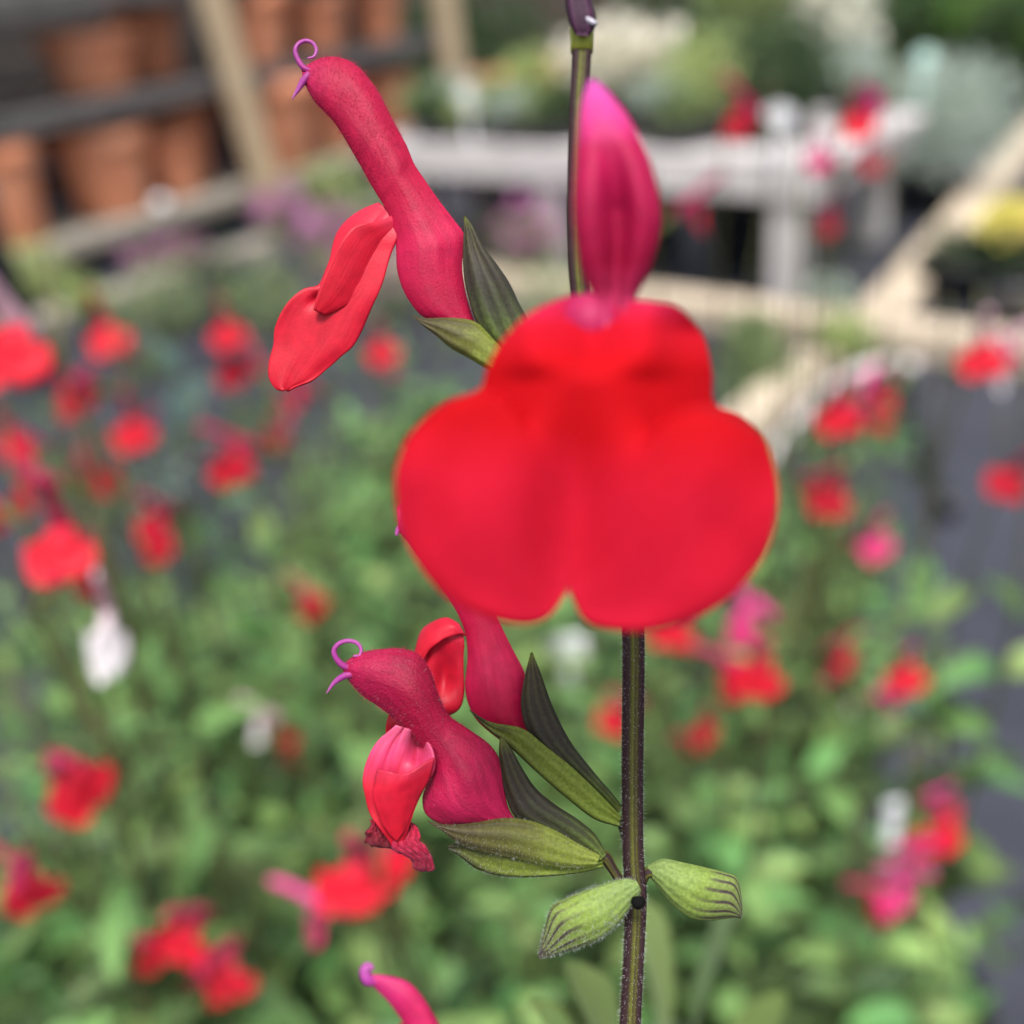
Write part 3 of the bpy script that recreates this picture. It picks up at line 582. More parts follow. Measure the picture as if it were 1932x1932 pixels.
# lip outline shared by the background flowers and the front flower: (centre u, v, edge u, v) for each half
LIPL = [(1110, 560, 1078, 556), (1108, 590, 1008, 588), (1105, 640, 950, 645), (1100, 690, 922, 695), (1095, 740, 905, 738), (1090, 782, 838, 764), (1088, 835, 778, 818), (1085, 890, 750, 880), (1082, 940, 748, 935),
        (1080, 990, 760, 1000), (1078, 1030, 795, 1070), (1076, 1060, 850, 1130), (1075, 1080, 920, 1165), (1074, 1092, 985, 1178), (1073, 1098, 1030, 1165), (1072, 1100, 1060, 1125), (1072, 1101, 1069, 1106)]
LIPR = [(1110, 560, 1190, 570), (1108, 590, 1274, 578), (1105, 640, 1322, 632), (1100, 690, 1340, 700), (1095, 740, 1345, 762), (1090, 782, 1395, 787), (1088, 835, 1440, 830), (1085, 890, 1462, 895), (1082, 940, 1465, 955),
        (1080, 990, 1450, 1025), (1078, 1030, 1415, 1085), (1076, 1060, 1365, 1135), (1075, 1080, 1300, 1170), (1074, 1092, 1225, 1190), (1073, 1098, 1150, 1187), (1072, 1100, 1105, 1168), (1072, 1101, 1080, 1112)]
def lip_grid(nr, nc):
    A = spline(LIPL, nr); B = spline(LIPR, nr); rows = []
    for i in range(nr):
        row = [(A[i, 2]+(A[i, 0]-A[i, 2])*j/nc, A[i, 3]+(A[i, 1]-A[i, 3])*j/nc) for j in range(nc)]
        row += [(B[i, 0]+(B[i, 2]-B[i, 0])*j/nc, B[i, 1]+(B[i, 3]-B[i, 1])*j/nc) for j in range(nc+1)]
        rows.append(row)
    return rows
def sage_lip_mesh(name, mat):
    nr, nc = 20, 6; V = []; UV = []; px = 22.0/715/1000        # metres per outline unit
    for i, row in enumerate(lip_grid(nr, nc)):
        for j, (u, v) in enumerate(row):
            e = abs(j-nc)/nc
            if v > 800: v -= (v-800)*.42*(1-e)**1.2
            if v < 790: u = 1090+(u-1090)*.72
            s = (v-560)*px; lat = (u-1090)*px; r = .0055
            if s < r*1.3: th = s/r; x = r*math.sin(th)+.001; z = -r*(1-math.cos(th))
            else: th = 1.3; x = r*math.sin(th)+.001+(s-r*1.3)*math.cos(th); z = -r*(1-math.cos(th))-(s-r*1.3)*math.sin(th)
            drop = 6.0 if v < 745 else 10.0; x += .0016*math.sin(j*1.3+i*.5)*e
            x -= drop*lat*lat*3+.0008*math.exp(-(lat/.002)**2)
            V.append((x, lat, z)); UV.append((i/(nr-1), j/(2*nc)))
    return mesh(name, V, grid_faces(nr, 2*nc+1, False), mat, True, UV)
def sage_corolla_mesh(name, mat):             # tube and hood; throat at the origin, facing +X, tube runs back and down
    P = spline([(-.013, 0, -.0105), (-.009, 0, -.006), (-.004, 0, -.0015), (.000, 0, .0035), (.004, 0, .009), (.0085, 0, .0145), (.0125, 0, .0175), (.0145, 0, .0172)], 16)
    r = np.interp(np.linspace(0, 1, 16), [0, .15, .3, .45, .6, .8, .93, 1], [.0012, .0026, .0033, .0030, .0022, .0021, .0017, .0003])
    return mesh(name, *tube_data(P, r, 12, up=(0, 1, 0))[:2], mat)
def sage_calyx_mesh(name):
    mb = MB()
    P = spline([(-.020, 0, -.017), (-.017, 0, -.0148), (-.0125, 0, -.0105), (-.0095, 0, -.0075)], 8)
    mb.add(*tube_data(P, np.interp(np.linspace(0, 1, 8), [0, .25, .7, 1], [.0009, .0024, .0034, .0036]), 10, up=(0, 1, 0), cap=False))
    for k in (-1, 1):
        q = np.array(P[-1]); tip = q+np.array([.0035-.001*k, 0, .0055 if k > 0 else .0005]); s = np.array([0, .0033, 0]); o = np.array([-.0018, 0, .0026])*k
        mb.add([q+o+s, q+o-s, (q+o+tip)/2+s*.6+o*.2, (q+o+tip)/2-s*.6+o*.2, tip+o*.6], [(0, 1, 3, 2), (2, 3, 4)])
    return mb.me(name, M['bg_calyx'])
CALYX = sage_calyx_mesh('calyx')
KIND = {'red': (sage_corolla_mesh('flower', M['bg_galea']), sage_lip_mesh('lower_lip', M['bg_red'])),
        'crimson': (sage_corolla_mesh('flower', M['galea']), sage_lip_mesh('lower_lip', M['lip'])),
        'pink': (sage_corolla_mesh('flower', M['pink_petal']), sage_lip_mesh('lower_lip', M['pink_petal'])),
        'white': (sage_corolla_mesh('flower', M['white_petal']), sage_lip_mesh('lower_lip', M['white_petal'])),
        'bicolour': (sage_corolla_mesh('flower', M['white_petal']), sage_lip_mesh('lower_lip', M['bg_red']))}
def rot_flower(yaw, tilt, roll):              # yaw 0 faces the camera, + turns to the viewer's right; tilt nods
    base = Matrix(((0, 1, 0), (-1, 0, 0), (0, 0, 1)))        # +X -> -Y
    return Matrix.Rotation(R_(yaw), 3, 'Z') @ base @ Matrix.Rotation(R_(tilt), 3, 'Y') @ Matrix.Rotation(R_(roll), 3, 'X')
def place_flower(root, org, u, v, d, yaw, tilt, roll, sc, kind):
    Rm = rot_flower(yaw, tilt, roll); P = Vector(pt(u, v, d)); P0 = P-Rm @ Vector((.006, 0, -.010))*sc
    fm, lm = KIND[kind]
    Mx = Rm.to_4x4() @ Matrix.Diagonal((sc, sc*(.48 if kind == 'white' else 1), sc*(1.15 if kind == 'white' else 1), 1)); Mx.translation = P0-Vector(org)
    f = obj('flower', fm, root); f.matrix_basis = Mx
    obj('lower_lip', lm, f); obj('calyx', CALYX, f)
    return np.array(P0+Rm @ Vector((-.0205, 0, -.0175))*sc)
def sage_plant(label, flowers, base=None, n_stems=9, crown=(.13, .42), n_leaf=240, leafsize=(.022, .044), leaf_set=None, group='sage plants in the bed', fresh=.14, fill=1.0, pot=True, name='sage_plant', cat='plant'):
    rn = np.random.default_rng(sum(map(ord, label)))
    if base is None:
        q = np.mean([pt(f[0], f[1], f[2]) for f in flowers], axis=0); base = np.array([q[0], q[1]+.04, 0])
    base = np.asarray(base, float); base[2] = .10
    if pot: nursery_pot((base[0], base[1], 0), .07, .115, 'black pot of the '+' '.join(label.split()[:12]), 'black pots of the sage plants')
    root = empty(name, base, label, cat, group)
    paths = []
    flowers = list(flowers)
    for f in list(flowers):                   # whorls carry a second, smaller bloom beside the first
        if rn.random() < .75:
            k_ = 45/f[2]*.55
            flowers.append((f[0]+rn.uniform(.35, .9)*k_*rn.choice((-1, 1)), f[1]+rn.uniform(-.9, .9)*k_, f[2]+rn.uniform(.0, .03), f[3]+rn.choice((-1, 1))*rn.uniform(50, 110), rn.uniform(-10, 30), rn.uniform(-30, 30), f[6]*rn.uniform(.55, .85), 'white' if f[7] == 'white' else rn.choice(('crimson', 'crimson', 'pink', 'red'))))
    for f in flowers:
        e = place_flower(root, base, *f)-base
        b0 = np.array([rn.uniform(-.02, .02), rn.uniform(-.02, .02), -.005]); tip = e+np.array([rn.uniform(-.004, .004), .005, .035])
        P = spline([b0, b0*.6+e*.35+rn.normal(size=3)*.012, e*.75+b0*.1+rn.normal(size=3)*.01, e+np.array([0, .004, -.004]), tip], 16)
        paths.append((P, .0012, .7))
    for k in range(n_stems):
        a = 2*math.pi*(k+rn.random()*.7)/n_stems; rr = crown[0]*math.sqrt(rn.uniform(.08, 1)); h = crown[1]*rn.uniform(.55, 1)*(1-.25*(rr/crown[0])**2)
        tip = np.array([rr*math.cos(a), rr*math.sin(a), h-.1])
        b0 = np.array([rn.uniform(-.02, .02), rn.uniform(-.02, .02), -.005])
        P = spline([b0, b0+tip*np.array([.25, .25, .4])+rn.normal(size=3)*.01, tip*np.array([.7, .7, .75])+rn.normal(size=3)*.012, tip], 14); paths.append((P, .0013, 1.0))
    for P, r, _ in paths: obj('stem', mesh('stem', *tube_data(P, np.linspace(r*1.5, r*.7, len(P)), 6)[:2], M['bg_stem']), root)
    tot = sum(np.linalg.norm(np.diff(P, axis=0), axis=1).sum()*q for P, _, q in paths); cnt = 0
    for P, r, q in paths:
        seg = np.linalg.norm(np.diff(P, axis=0), axis=1).sum(); m_ = max(2, int(n_leaf*seg*q/tot/2)); hi = .97 if q == 1 else .72
        for k in range(m_):
            s = .12+(hi-.12)*(k+.5*rn.random())/m_; x = s*(len(P)-1); i = min(int(x), len(P)-2); p = P[i]+(P[i+1]-P[i])*(x-i)
            T = P[i+1]-P[i]; T /= np.linalg.norm(T); a = k*math.pi/2+rn.uniform(-.5, .5)
            for sg in (0, math.pi):
                if cnt >= 295: break
                d = np.array([math.cos(a+sg), math.sin(a+sg), rn.uniform(-.1, .75)]); sz = rn.uniform(*leafsize)*(1.15-.45*s)
                ls = leaf_set or (FRESH_LEAF if (s > .8 and rn.random() < .5) or rn.random() < fresh else SAGE_LEAF)
                place_leaf(root, ls[rn.integers(len(ls))], p, d, sz, rn.uniform(-.5, .5)); cnt += 1
    V, F = [], []
    leaf_cloud(V, F, (0, 0, crown[1]*.45-.06), (crown[0]*1.05, crown[0]*1.05, crown[1]*.52), int(n_leaf*fill), .024, rn, shell=.95, asp=.5, zmin=-.09)
    tag(obj('foliage', mesh('foliage', V, F, M['leaf'] if not leaf_set else leaf_set[0].materials[0]), root), kind='stuff')
    return root
# flowers: u, v, distance, yaw, tilt, roll, scale, kind
sage_plant('red sage on the left beside the glaucous leaves', [(205, 650, .56, 10, -10, 5, 1, 'red'), (130, 770, .52, -40, 10, 10, 1, 'crimson'), (250, 830, .55, 15, 0, -5, 1, 'red'), (205, 912, .62, 60, 0, 10, 1, 'crimson'), (285, 1005, .53, -30, 5, -15, 1, 'crimson'), (20, 850, .6, 20, 0, 0, 1, 'red')], n_stems=7, crown=(.11, .34), n_leaf=130, fill=.4)
sage_plant('red sage cut by the left photo edge with the twin lobed bloom', [(108, 1062, .33, 5, -12, -4, 1.0, 'red'), (18, 690, .31, -5, -8, 0, 1.05, 'bicolour'), (45, 950, .42, -50, 0, 20, .9, 'crimson')], n_stems=8, crown=(.12, .42), n_leaf=220)
sage_plant('white flowered sage on the left below the twin lobed bloom', [(200, 1230, .33, 12, 8, -10, 1.12, 'white'), (485, 1385, .60, -50, 0, 0, .9, 'white'), (540, 1405, .62, 30, 0, 0, .7, 'crimson')], n_stems=9, crown=(.13, .42), n_leaf=260)
sage_plant('red sage at lower left with a drooping side on bloom', [(160, 1505, .36, 48, 12, 12, 1.05, 'red'), (62, 1695, .38, 20, 25, 0, .95, 'crimson')], n_stems=10, crown=(.14, .44), n_leaf=290)
sage_plant('red sage at the bottom left with two scarlet blooms', [(340, 1790, .41, -25, 0, -14, 1.0, 'red'), (432, 1862, .42, -5, 15, 4, 1.0, 'red')], n_stems=10, crown=(.15, .44), n_leaf=290)
sage_plant('red sage behind the withered lip with a broad scarlet bloom', [(650, 1690, .36, -12, -8, -12, 1.05, 'red'), (735, 1650, .40, 25, 0, 25, .95, 'red'), (590, 1150, .62, 30, 20, 20, .85, 'red')], n_stems=10, crown=(.15, .44), n_leaf=290)
sage_plant('red sage in the middle distance under the side view flower', [(430, 640, .60, 15, 0, 0, .9, 'red'), (432, 715, .62, -20, 10, 0, .9, 'crimson'), (720, 672, .70, 0, 0, 0, .95, 'red'), (560, 757, .72, -60, 0, 20, .95, 'crimson'), (450, 888, .52, -35, 8, 18, 1, 'crimson'), (525, 838, .7, 60, 0, 0, .8, 'crimson')], n_stems=7, crown=(.14, .32), n_leaf=170, fill=.5)
sage_plant('red sage right of the large front flower', [(1580, 800, .55, -8, 5, 0, 1, 'red'), (1672, 785, .58, 45, 0, 25, 1.05, 'red'), (1560, 955, .55, -35, 5, -10, 1, 'crimson'), (1655, 1040, .6, 10, 0, 0, .95, 'pink')], n_stems=6, crown=(.09, .32), n_leaf=110, fill=.4)
sage_plant('pink and white sage at the right photo edge', [(1850, 690, .50, -20, 0, 0, 1, 'bicolour'), (1890, 712, .52, 40, 10, 0, 1, 'white'), (1895, 920, .55, -30, 0, -25, 1, 'crimson')], n_stems=5, crown=(.10, .28), n_leaf=90)
sage_plant('red sage behind the stem with many small blooms', [(1420, 1290, .42, -20, 5, -12, 1, 'red'), (1395, 1195, .44, -70, 0, 20, 1, 'pink'), (1600, 1250, .62, 40, 0, 0, .9, 'crimson'), (1710, 1290, .56, -10, 0, 0, .95, 'red'), (1330, 1390, .66, 30, 5, 0, .95, 'crimson'), (1152, 1365, .58, -50, 0, -15, 1, 'red'), (1262, 1200, .52, -30, 0, -10, 1, 'red')], n_stems=10, crown=(.13, .42), n_leaf=270)
sage_plant('crimson sage at lower right over the dark fabric', [(1765, 1592, .50, -10, 5, 0, 1.05, 'red'), (1692, 1705, .50, 20, 10, -15, 1.0, 'pink'), (1795, 1545, .55, 50, 0, 30, .8, 'red')], n_stems=5, crown=(.07, .36), n_leaf=100, fill=.3)
sage_plant('tall red sage with blooms in front of the bench corner', [(1620, 245, .66, 5, -5, 0, 1, 'red'), (1385, 245, .64, -70, 0, 0, 1.1, 'crimson'), (1322, 420, .64, 80, 10, 0, 1.0, 'crimson'), (1572, 430, .75, 40, 0, 0, .8, 'crimson'), (1545, 312, .75, -50, 0, 0, .8, 'pink'), (1640, 318, .75, 50, 0, 0, .8, 'crimson')], n_stems=3, crown=(.07, .22), n_leaf=44)
for u, v, d, cr, ns, nl, lab in ((700, 1330, .95, (.16, .40), 11, 290, 'leafy sage in the middle of the bed left of the stem'), (950, 1800, .80, (.17, .44), 12, 290, 'leafy sage below the withered flower'), (1350, 1760, .80, (.13, .42), 11, 280, 'leafy sage under the striped right bud'), (520, 1650, .75, (.16, .46), 12, 290, 'dense leafy sage between the lower left red blooms'),
                                (700, 1000, 1.25, (.17, .34), 11, 260, 'leafy sage behind the large lip at left'), (1530, 1140, 1.1, (.12, .34), 9, 230, 'leafy sage right of the front flower lip'), (1000, 1300, 1.05, (.17, .38), 11, 280, 'leafy sage behind the paired side flowers'),
                                (250, 1750, .65, (.14, .46), 11, 290, 'leafy sage in the bottom left corner'), (1200, 1600, 1.0, (.16, .36), 10, 270, 'leafy sage behind the lower stem'), (330, 1330, .85, (.15, .40), 10, 270, 'leafy sage below the white bloom'), (1530, 1400, .95, (.13, .33), 9, 240, 'leafy sage beside the dark gap at right'), (40, 1300, .62, (.13, .40), 9, 250, 'leafy sage at the left photo edge beside the white bloom'), (90, 1600, .60, (.13, .42), 10, 270, 'leafy sage behind the lower left drooping bloom'), (60, 1880, .55, (.12, .44), 10, 270, 'leafy sage at the very bottom left corner'), (150, 1080, 1.05, (.14, .30), 9, 240, 'low leafy sage behind the twin lobed bloom'), (520, 1120, 1.0, (.16, .34), 10, 270, 'leafy sage around the small lone red bloom'),
                                (780, 760, 1.5, (.16, .30), 9, 230, 'leafy sage glimpsed between the two upper flowers')):
    q = pt(u, v, d); sage_plant(lab, [], base=(q[0], q[1]+.04, 0), n_stems=ns, crown=cr, n_leaf=nl)
# glaucous broad leaved plant at left
bl = gnd(330, 960, 0); rt = empty('glaucous_plant', bl, 'blue green broad leaved plant among the left sages', 'plant')
rn = np.random.default_rng(3)
for u, v, d, sz, yaw in ((345, 740, .95, .075, .3), (330, 660, 1.0, .06, -.4), (290, 890, .95, .065, 1.2), (370, 870, 1.05, .08, -1.0), (400, 960, 1.05, .075, 2.0), (300, 980, 1.05, .07, 2.8), (250, 940, 1.05, .07, 2.2), (350, 1010, 1.0, .06, 4.0)):
    P = pt(u, v, d)-bl; st = np.array([P[0]*.15, P[1]*.15, 0]); place_leaf(rt, BLUE_LEAF[rn.integers(3)], P-np.array([0, 0, sz*.4]), (math.sin(yaw)*.6, -.3, .8), sz, .2)
    obj('stem', mesh('stem', *tube_data(spline([st*.2, st+P*.4, P-np.array([0, 0, sz*.4])], 8), .002, 6)[:2], M['bg_stem']), rt)
# low ground cover nobody could count
V, F = [], []; rn = np.random.default_rng(11)
for _ in range(150):
    u, v = rn.uniform(-100, 1700), rn.uniform(600, 1500)
    if u > 1250 and v > 1100 and rn.random() < .6: continue
    p = gnd(u, v, .0); leaf_cloud(V, F, p+ZX*.02, (.05, .05, .03), 26, .022, rn, shell=.9, asp=.5, zmin=.004)
tag(obj('ground_weeds', mesh('ground_weeds', V, F, M['leaf'])), 'scattered small green weeds on the fabric between plants', 'weeds', kind='stuff')
# small white labels in the bed
for u, v, d, w_, lab in ((1070, 1222, .75, .013, 'white plant label half hidden under the front flower lip'), (1690, 1522, .62, .006, 'small white plant tag above the crimson bloom at right'), (1575, 1345, .75, .012, 'pale plant tag right of the dark stem')):
    q = pt(u, v, d); e = empty('plant_label', (q[0], q[1], 0), lab, 'label')
    obj('plate', mesh('plate', *box_data((0, 0, q[2]), (w_, 0, 0), (0, .001, 0), (0, 0, w_*.7), bev=.0008)[:2], M['white_plastic'], False), e)
    obj('stake', mesh('stake', *box_data((0, .0025, q[2]*.5), (.004, 0, 0), (0, .001, 0), (0, 0, q[2]*.5))[:2], M['white_plastic'], False), e)

# ------------------------------------------------------------------ the sage stem in focus
base3 = pt(1187, 1950, .1002); HB = np.array([base3[0]+.03, base3[1]+.02, .10])
nursery_pot((HB[0], HB[1], 0), .08, .115, 'black pot holding the red sage in focus', 'black pots of the sage plants')
hero = empty('sage_plant', HB, 'red sage in focus with large scarlet front flower and hairy dark stem', 'plant')
def W(u, v, z, d0): return pt(u, v, d0-z*d0/FPX)-HB       # z: outline units towards the camera
def loft(name, pairs, d0, mat, parent, ratio=.6, nr=48, ns=28, prof=None, zfun=None, noise=0.0, seed=0):
    """closed body; pairs: upper edge u, v, lower edge u, v (, z)"""
    A = np.array([tuple(p)+((0,) if len(p) == 4 else ()) for p in pairs], float); S = spline(A, nr); V = []; UV = []; rn = np.random.default_rng(seed)
    ph = rn.uniform(0, 6, 6)
    for i, (u0, v0, u1, v1, z) in enumerate(S):
        s = i/(nr-1); cu, cv = (u0+u1)/2, (v0+v1)/2; hu, hv = (u0-u1)/2, (v0-v1)/2; L = math.hypot(hu, hv); rt_ = ratio(s) if callable(ratio) else ratio
        for j in range(ns):
            th = 2*math.pi*j/ns; c, q = math.cos(th), math.sin(th); k = 1.0
            zz = q*rt_*L
            if prof: zz = prof(s, c, q, rt_*L)
            if noise: zz += noise*L*(math.sin(9*s+ph[0]+3*c)*.5+math.sin(21*s+ph[1]-5*c)*.3)*abs(q)
            V.append(W(cu+c*hu, cv+c*hv, z+zz+(zfun(s) if zfun else 0), d0)); UV.append((s, j/ns))
    Fc = grid_faces(nr, ns, True); Fc.append(tuple(range(ns))); Fc.append(tuple((nr-1)*ns+j for j in range(ns-1, -1, -1)))
    return obj(name, mesh(name, V, Fc, mat, True, UV), parent)
def sheet(name, pairs, d0, mat, parent, bulge=.3, nr=40, nc=21, zf=None, vf=None, thick=.00022, ruffle=0.0, seed=0):
    """open petal; pairs: left edge u, v, z, right edge u, v, z"""
    S = spline(np.array(pairs, float), nr); V = []; UV = []; rn = np.random.default_rng(seed); ph = rn.uniform(0, 6, 8)
    for i, (u0, v0, z0, u1, v1, z1) in enumerate(S):
        s = i/(nr-1); L = math.hypot(u1-u0, v1-v0)
        for j in range(nc):
            t = j/(nc-1); b = bulge(s) if callable(bulge) else bulge
            z = z0+(z1-z0)*t+math.sin(math.pi*t)*b*L+(zf(s, t) if zf else 0)
            e = abs(2*t-1)**2
            z += ruffle*(math.sin(11*s+ph[0]+2*t)*.6+math.sin(23*s+ph[1]-3*t)*.4)*e+ruffle*.25*math.sin(14*t+6*s+ph[2])
            du = ruffle*.35*math.sin(17*s+ph[3])*e*(1 if t > .5 else -1); dv = ruffle*.3*math.sin(19*s+ph[4]+t*4)*e
            V.append(W(u0+(u1-u0)*t+du, v0+(v1-v0)*t+dv+(vf(s, t) if vf else 0), z, d0)); UV.append((s, t))
    o = obj(name, mesh(name, V, grid_faces(nr, nc, False), mat, True, UV), parent)
    m = o.modifiers.new('thickness', 'SOLIDIFY'); m.thickness = thick; m.offset = 0
    return o
def pixtube(name, pts, d0, mat, parent, ns=10):     # u, v, z, radius in outline units
    S = spline(np.array(pts, float), 36); P = np.array([W(u, v, z, d0) for u, v, z, r in S]); r = S[:, 3]*d0/FPX
    V, F, UV = tube_data(P, np.maximum(r, 1e-6), ns); return obj(name, mesh(name, V, F, mat, True, UV), parent)
def hairs(name, src, count, length, mat, parent, seed=0, width=.000012, droop=.2, sel=None):
    me = src.data; rn = np.random.default_rng(seed); nv = len(me.vertices)
    co = np.zeros(nv*3, np.float32); me.vertices.foreach_get('co', co); co = co.reshape(-1, 3).astype(float)
    no = np.zeros(nv*3, np.float32); me.vertices.foreach_get('normal', no); no = no.reshape(-1, 3).astype(float)
    polys = [p.vertices[:] for p in me.polygons if len(p.vertices) == 4]; V, F = [], []
    if sel is not None:
        uvl = me.uv_layers[0].data; keep = []
        for p in me.polygons:
            if len(p.vertices) == 4 and sel(*uvl[p.loop_indices[0]].uv): keep.append(p.vertices[:])
        polys = keep
    area = np.array([np.linalg.norm(np.cross(co[p[2]]-co[p[0]], co[p[3]]-co[p[1]])) for p in polys]); area /= area.sum()
    for k in rn.choice(len(polys), count, p=area):
        p = polys[k]; a, b = rn.random(2); wts = ((1-a)*(1-b), a*(1-b), a*b, (1-a)*b)
        q = sum(w_*co[i] for w_, i in zip(wts, p)); nn = sum(w_*no[i] for w_, i in zip(wts, p))+rn.normal(size=3)*.28; nn /= np.linalg.norm(nn)+1e-9
        L = length*rn.uniform(.5, 1.3); s = np.cross(nn, rn.normal(size=3)); s /= np.linalg.norm(s); m2 = np.cross(nn, s); o = len(V); bend = rn.normal(size=3)*L*droop
        V += [q+s*width, q-s*.5*width+m2*.87*width, q-s*.5*width-m2*.87*width, q+nn*L+bend]; F += [(o, o+1, o+3), (o+1, o+2, o+3), (o+2, o, o+3)]
    return tag(obj(name, mesh(name, V, F, mat, False), parent), kind='stuff')
# --- main stem
ST = [(1093, -60, .0915, 20), (1094, 20, .0915, 21), (1098, 75, .0915, 20), (1096, 130, .0915, 19), (1091, 200, .0915, 18), (1087, 320, .092, 17.5), (1087, 430, .0925, 18), (1093, 540, .093, 19), (1112, 670, .094, 20), (1146, 850, .0955, 21), (1178, 1010, .097, 22), (1192, 1150, .098, 22.5), (1195, 1250, .0985, 22), (1193, 1450, .0995, 21.5), (1194, 1600, .1, 21), (1199, 1690, .1003, 22), (1196, 1790, .1005, 20.5), (1190, 1900, .101, 21), (1187, 1990, .1012, 21)]
Q = spline(ST, 130); P = [pt(u, v, d)-HB for u, v, d, r in Q]; rad = [r*d/FPX for u, v, d, r in Q]
lowp = P[-1]; dirn = (P[-1]-P[-6]); dirn /= np.linalg.norm(dirn)
ext = spline([lowp+dirn*.002, lowp*.98+dirn*.06, lowp*.55+np.array([0, 0, 0.0])+dirn*.04, (0, 0, -.012)], 40)
P = np.array(P+list(ext)); rad = np.array(rad+list(np.linspace(rad[-1], .0021, 40)))
V, F, UV = tube_data(P, rad, 32, prof=lambda th: 1.0-.10*math.cos(4*th), up=-_f)
stem = obj('stem', mesh('stem', V, F, M['stem'], True, UV), hero)
hairs('stem_hair', stem, 9000, .00034, M['hair'], stem, 1, width=.000014, sel=lambda s, t: .32 < s < .8)
obj('node_ring', mesh('node_ring', *tube_data([P[k] for k in range(7, 11)], np.array([rad[k]*1.10 for k in range(7, 11)]), 20)[:2], M['node_ring']), stem)
loft('bract', [(1062, -60, 1120, -40), (1064, -20, 1118, 0), (1068, 20, 1124, 28), (1076, 48, 1122, 52), (1086, 66, 1112, 68)], .090, calyx_mat('purple_bract', [(0, (.045, .012, .035)), (1, (.05, .014, .04))], ribs=4, rib_amt=.4), hero, ratio=.6, nr=18)
pixtube('bud_scar', [(1104, 34, 10, 5), (1118, 42, 14, 6), (1126, 45, 15, 3)], .090, M['bead'], stem)
# --- upper left flower, seen from the side
A = loft('flower', [(568.7, 131.5, 569.9, 140.0), (582.4, 120.5, 577.3, 162.7), (603.9, 110.0, 593.0, 191.2), (627.4, 106.5, 611.7, 210.7), (654.7, 112.7, 629.3, 229.9), (678.2, 128.3, 644.9, 252.5), (699.6, 152.9, 658.6, 276.0), (717.2, 178.3, 671.1, 297.5), (734.8, 213.5, 684.0, 319.7), (752.4, 246.7, 697.7, 344.3), (768.0, 276.0, 711.4, 367.8), (781.7, 309.2, 725.0, 389.3), (803.2, 341.6, 736.0, 410.8), (826.6, 375.6, 742.6, 436.1), (852.0, 408.8, 746.5, 459.6), (875.5, 442.0, 747.7, 486.9), (874.3, 471.3, 749.3, 510.4), (872.0, 502.5, 758.3, 541.6), (875.5, 533.8, 773.9, 570.9), (882.1, 565.1, 797.3, 597.1), (895.0, 604.1, 834.5, 611.9), (912.6, 631.5, 881.3, 647.1)], .0985, M['galea'], hero,
          ratio=lambda s: .46, nr=90, ns=48, noise=.05, seed=1,
          prof=lambda s, c, q, L: math.copysign(L*max(0, 1-abs(c)**(2.2 if s < .45 else 1.5))**.75, q)-(L*.15*(math.exp(-((c+.12-.7*(s-.62))/.17)**2)+.35*math.exp(-((c-.62+.2*s)/.14)**2))*(1 if q > 0 else -1)*min(1, max(0, (s-.55)*7))))
hairs('petal_hair', A, 3200, .00046, M['hair_red'], A, 2, width=.0000105, sel=lambda s, t: s < .4)
hairs('petal_hair', A, 1600, .00030, M['hair_red'], A, 22, width=.000008, sel=lambda s, t: s > .35)
sheet('lower_lip', [(715.3, 383.0, -14, 746.5, 404.9, -8), (686.0, 396.3, -24, 751.6, 422.5, -4), (658.6, 413.5, -30, 751.6, 440.0, 2), (637.5, 436.1, -30, 747.7, 457.6, 4), (627.4, 461.5, -26, 741.5, 473.3, 2), (622.7, 486.9, -18, 733.6, 494.7, 0), (614.9, 510.4, -10, 724.3, 526.0, -4), (602.0, 539.7, -2, 713.3, 553.3, -8), (574.6, 545.5, 2, 701.6, 578.7, -12), (548.4, 563.1, 4, 691.8, 604.1, -16), (528.9, 589.3, 2, 682.1, 627.6, -18), (517.2, 621.7, -2, 666.4, 652.9, -18), (516.4, 651.0, -6, 644.9, 670.5, -16), (508.6, 682.2, -8, 617.6, 695.9, -16), (507.8, 711.5, -10, 590.2, 718.2, -14), (519.9, 733.0, -12, 560.9, 728.3, -12), (533.6, 736.9, -12, 543.3, 736.9, -12)], .0985, M['lip'], A,
      bulge=lambda s: .14*(1-s)-.05*s, ruffle=3.2, nr=70, nc=31, seed=2, zf=lambda s, t: -7*math.exp(-((t-.45)/.05)**2)*min(1, s*4)*max(0, 1-s*1.5)-16*math.exp(-((t-.30)/.10)**2-((s-.48)/.05)**2)+5*math.sin(4.5*t+7*s)*s)
sheet('lip_fold', [(740.7, 406.8, 2, 753.2, 428.3, -10), (711.4, 417.8, 14, 746.5, 436.9, -8), (686.0, 422.5, 24, 736.8, 449.8, -8), (666.4, 429.1, 28, 725.0, 465.4, -8), (650.8, 445.9, 30, 714.1, 485.0, -8), (635.2, 470.5, 30, 704.3, 508.4, -10), (621.5, 496.7, 28, 691.8, 535.8, -10), (607.8, 530.7, 26, 668.4, 565.1, -8), (596.9, 563.1, 24, 639.1, 582.6, 0), (592.2, 585.4, 20, 611.7, 594.3, 8)], .0985, M['lip'], A, bulge=.06, nr=40, nc=15, ruffle=1.2, seed=5, thick=.0003)
pixtube('style', [(590, 135, 4, 5), (573, 128, 5, 5.5), (562, 112, 6, 5), (557, 96, 6, 4.5), (563, 83, 4, 4.2), (577, 77, 2, 4), (591, 82, 0, 3.6), (597, 95, 0, 3.2), (592, 107, 3, 2.6), (580, 110, 6, 1.6)], .0985, M['style'], A)
pixtube('stigma', [(584, 140, 6, 8), (573, 152, 8, 7), (562, 170, 9, 4.5), (551, 187, 9, 1.0)], .0985, M['style'], A)
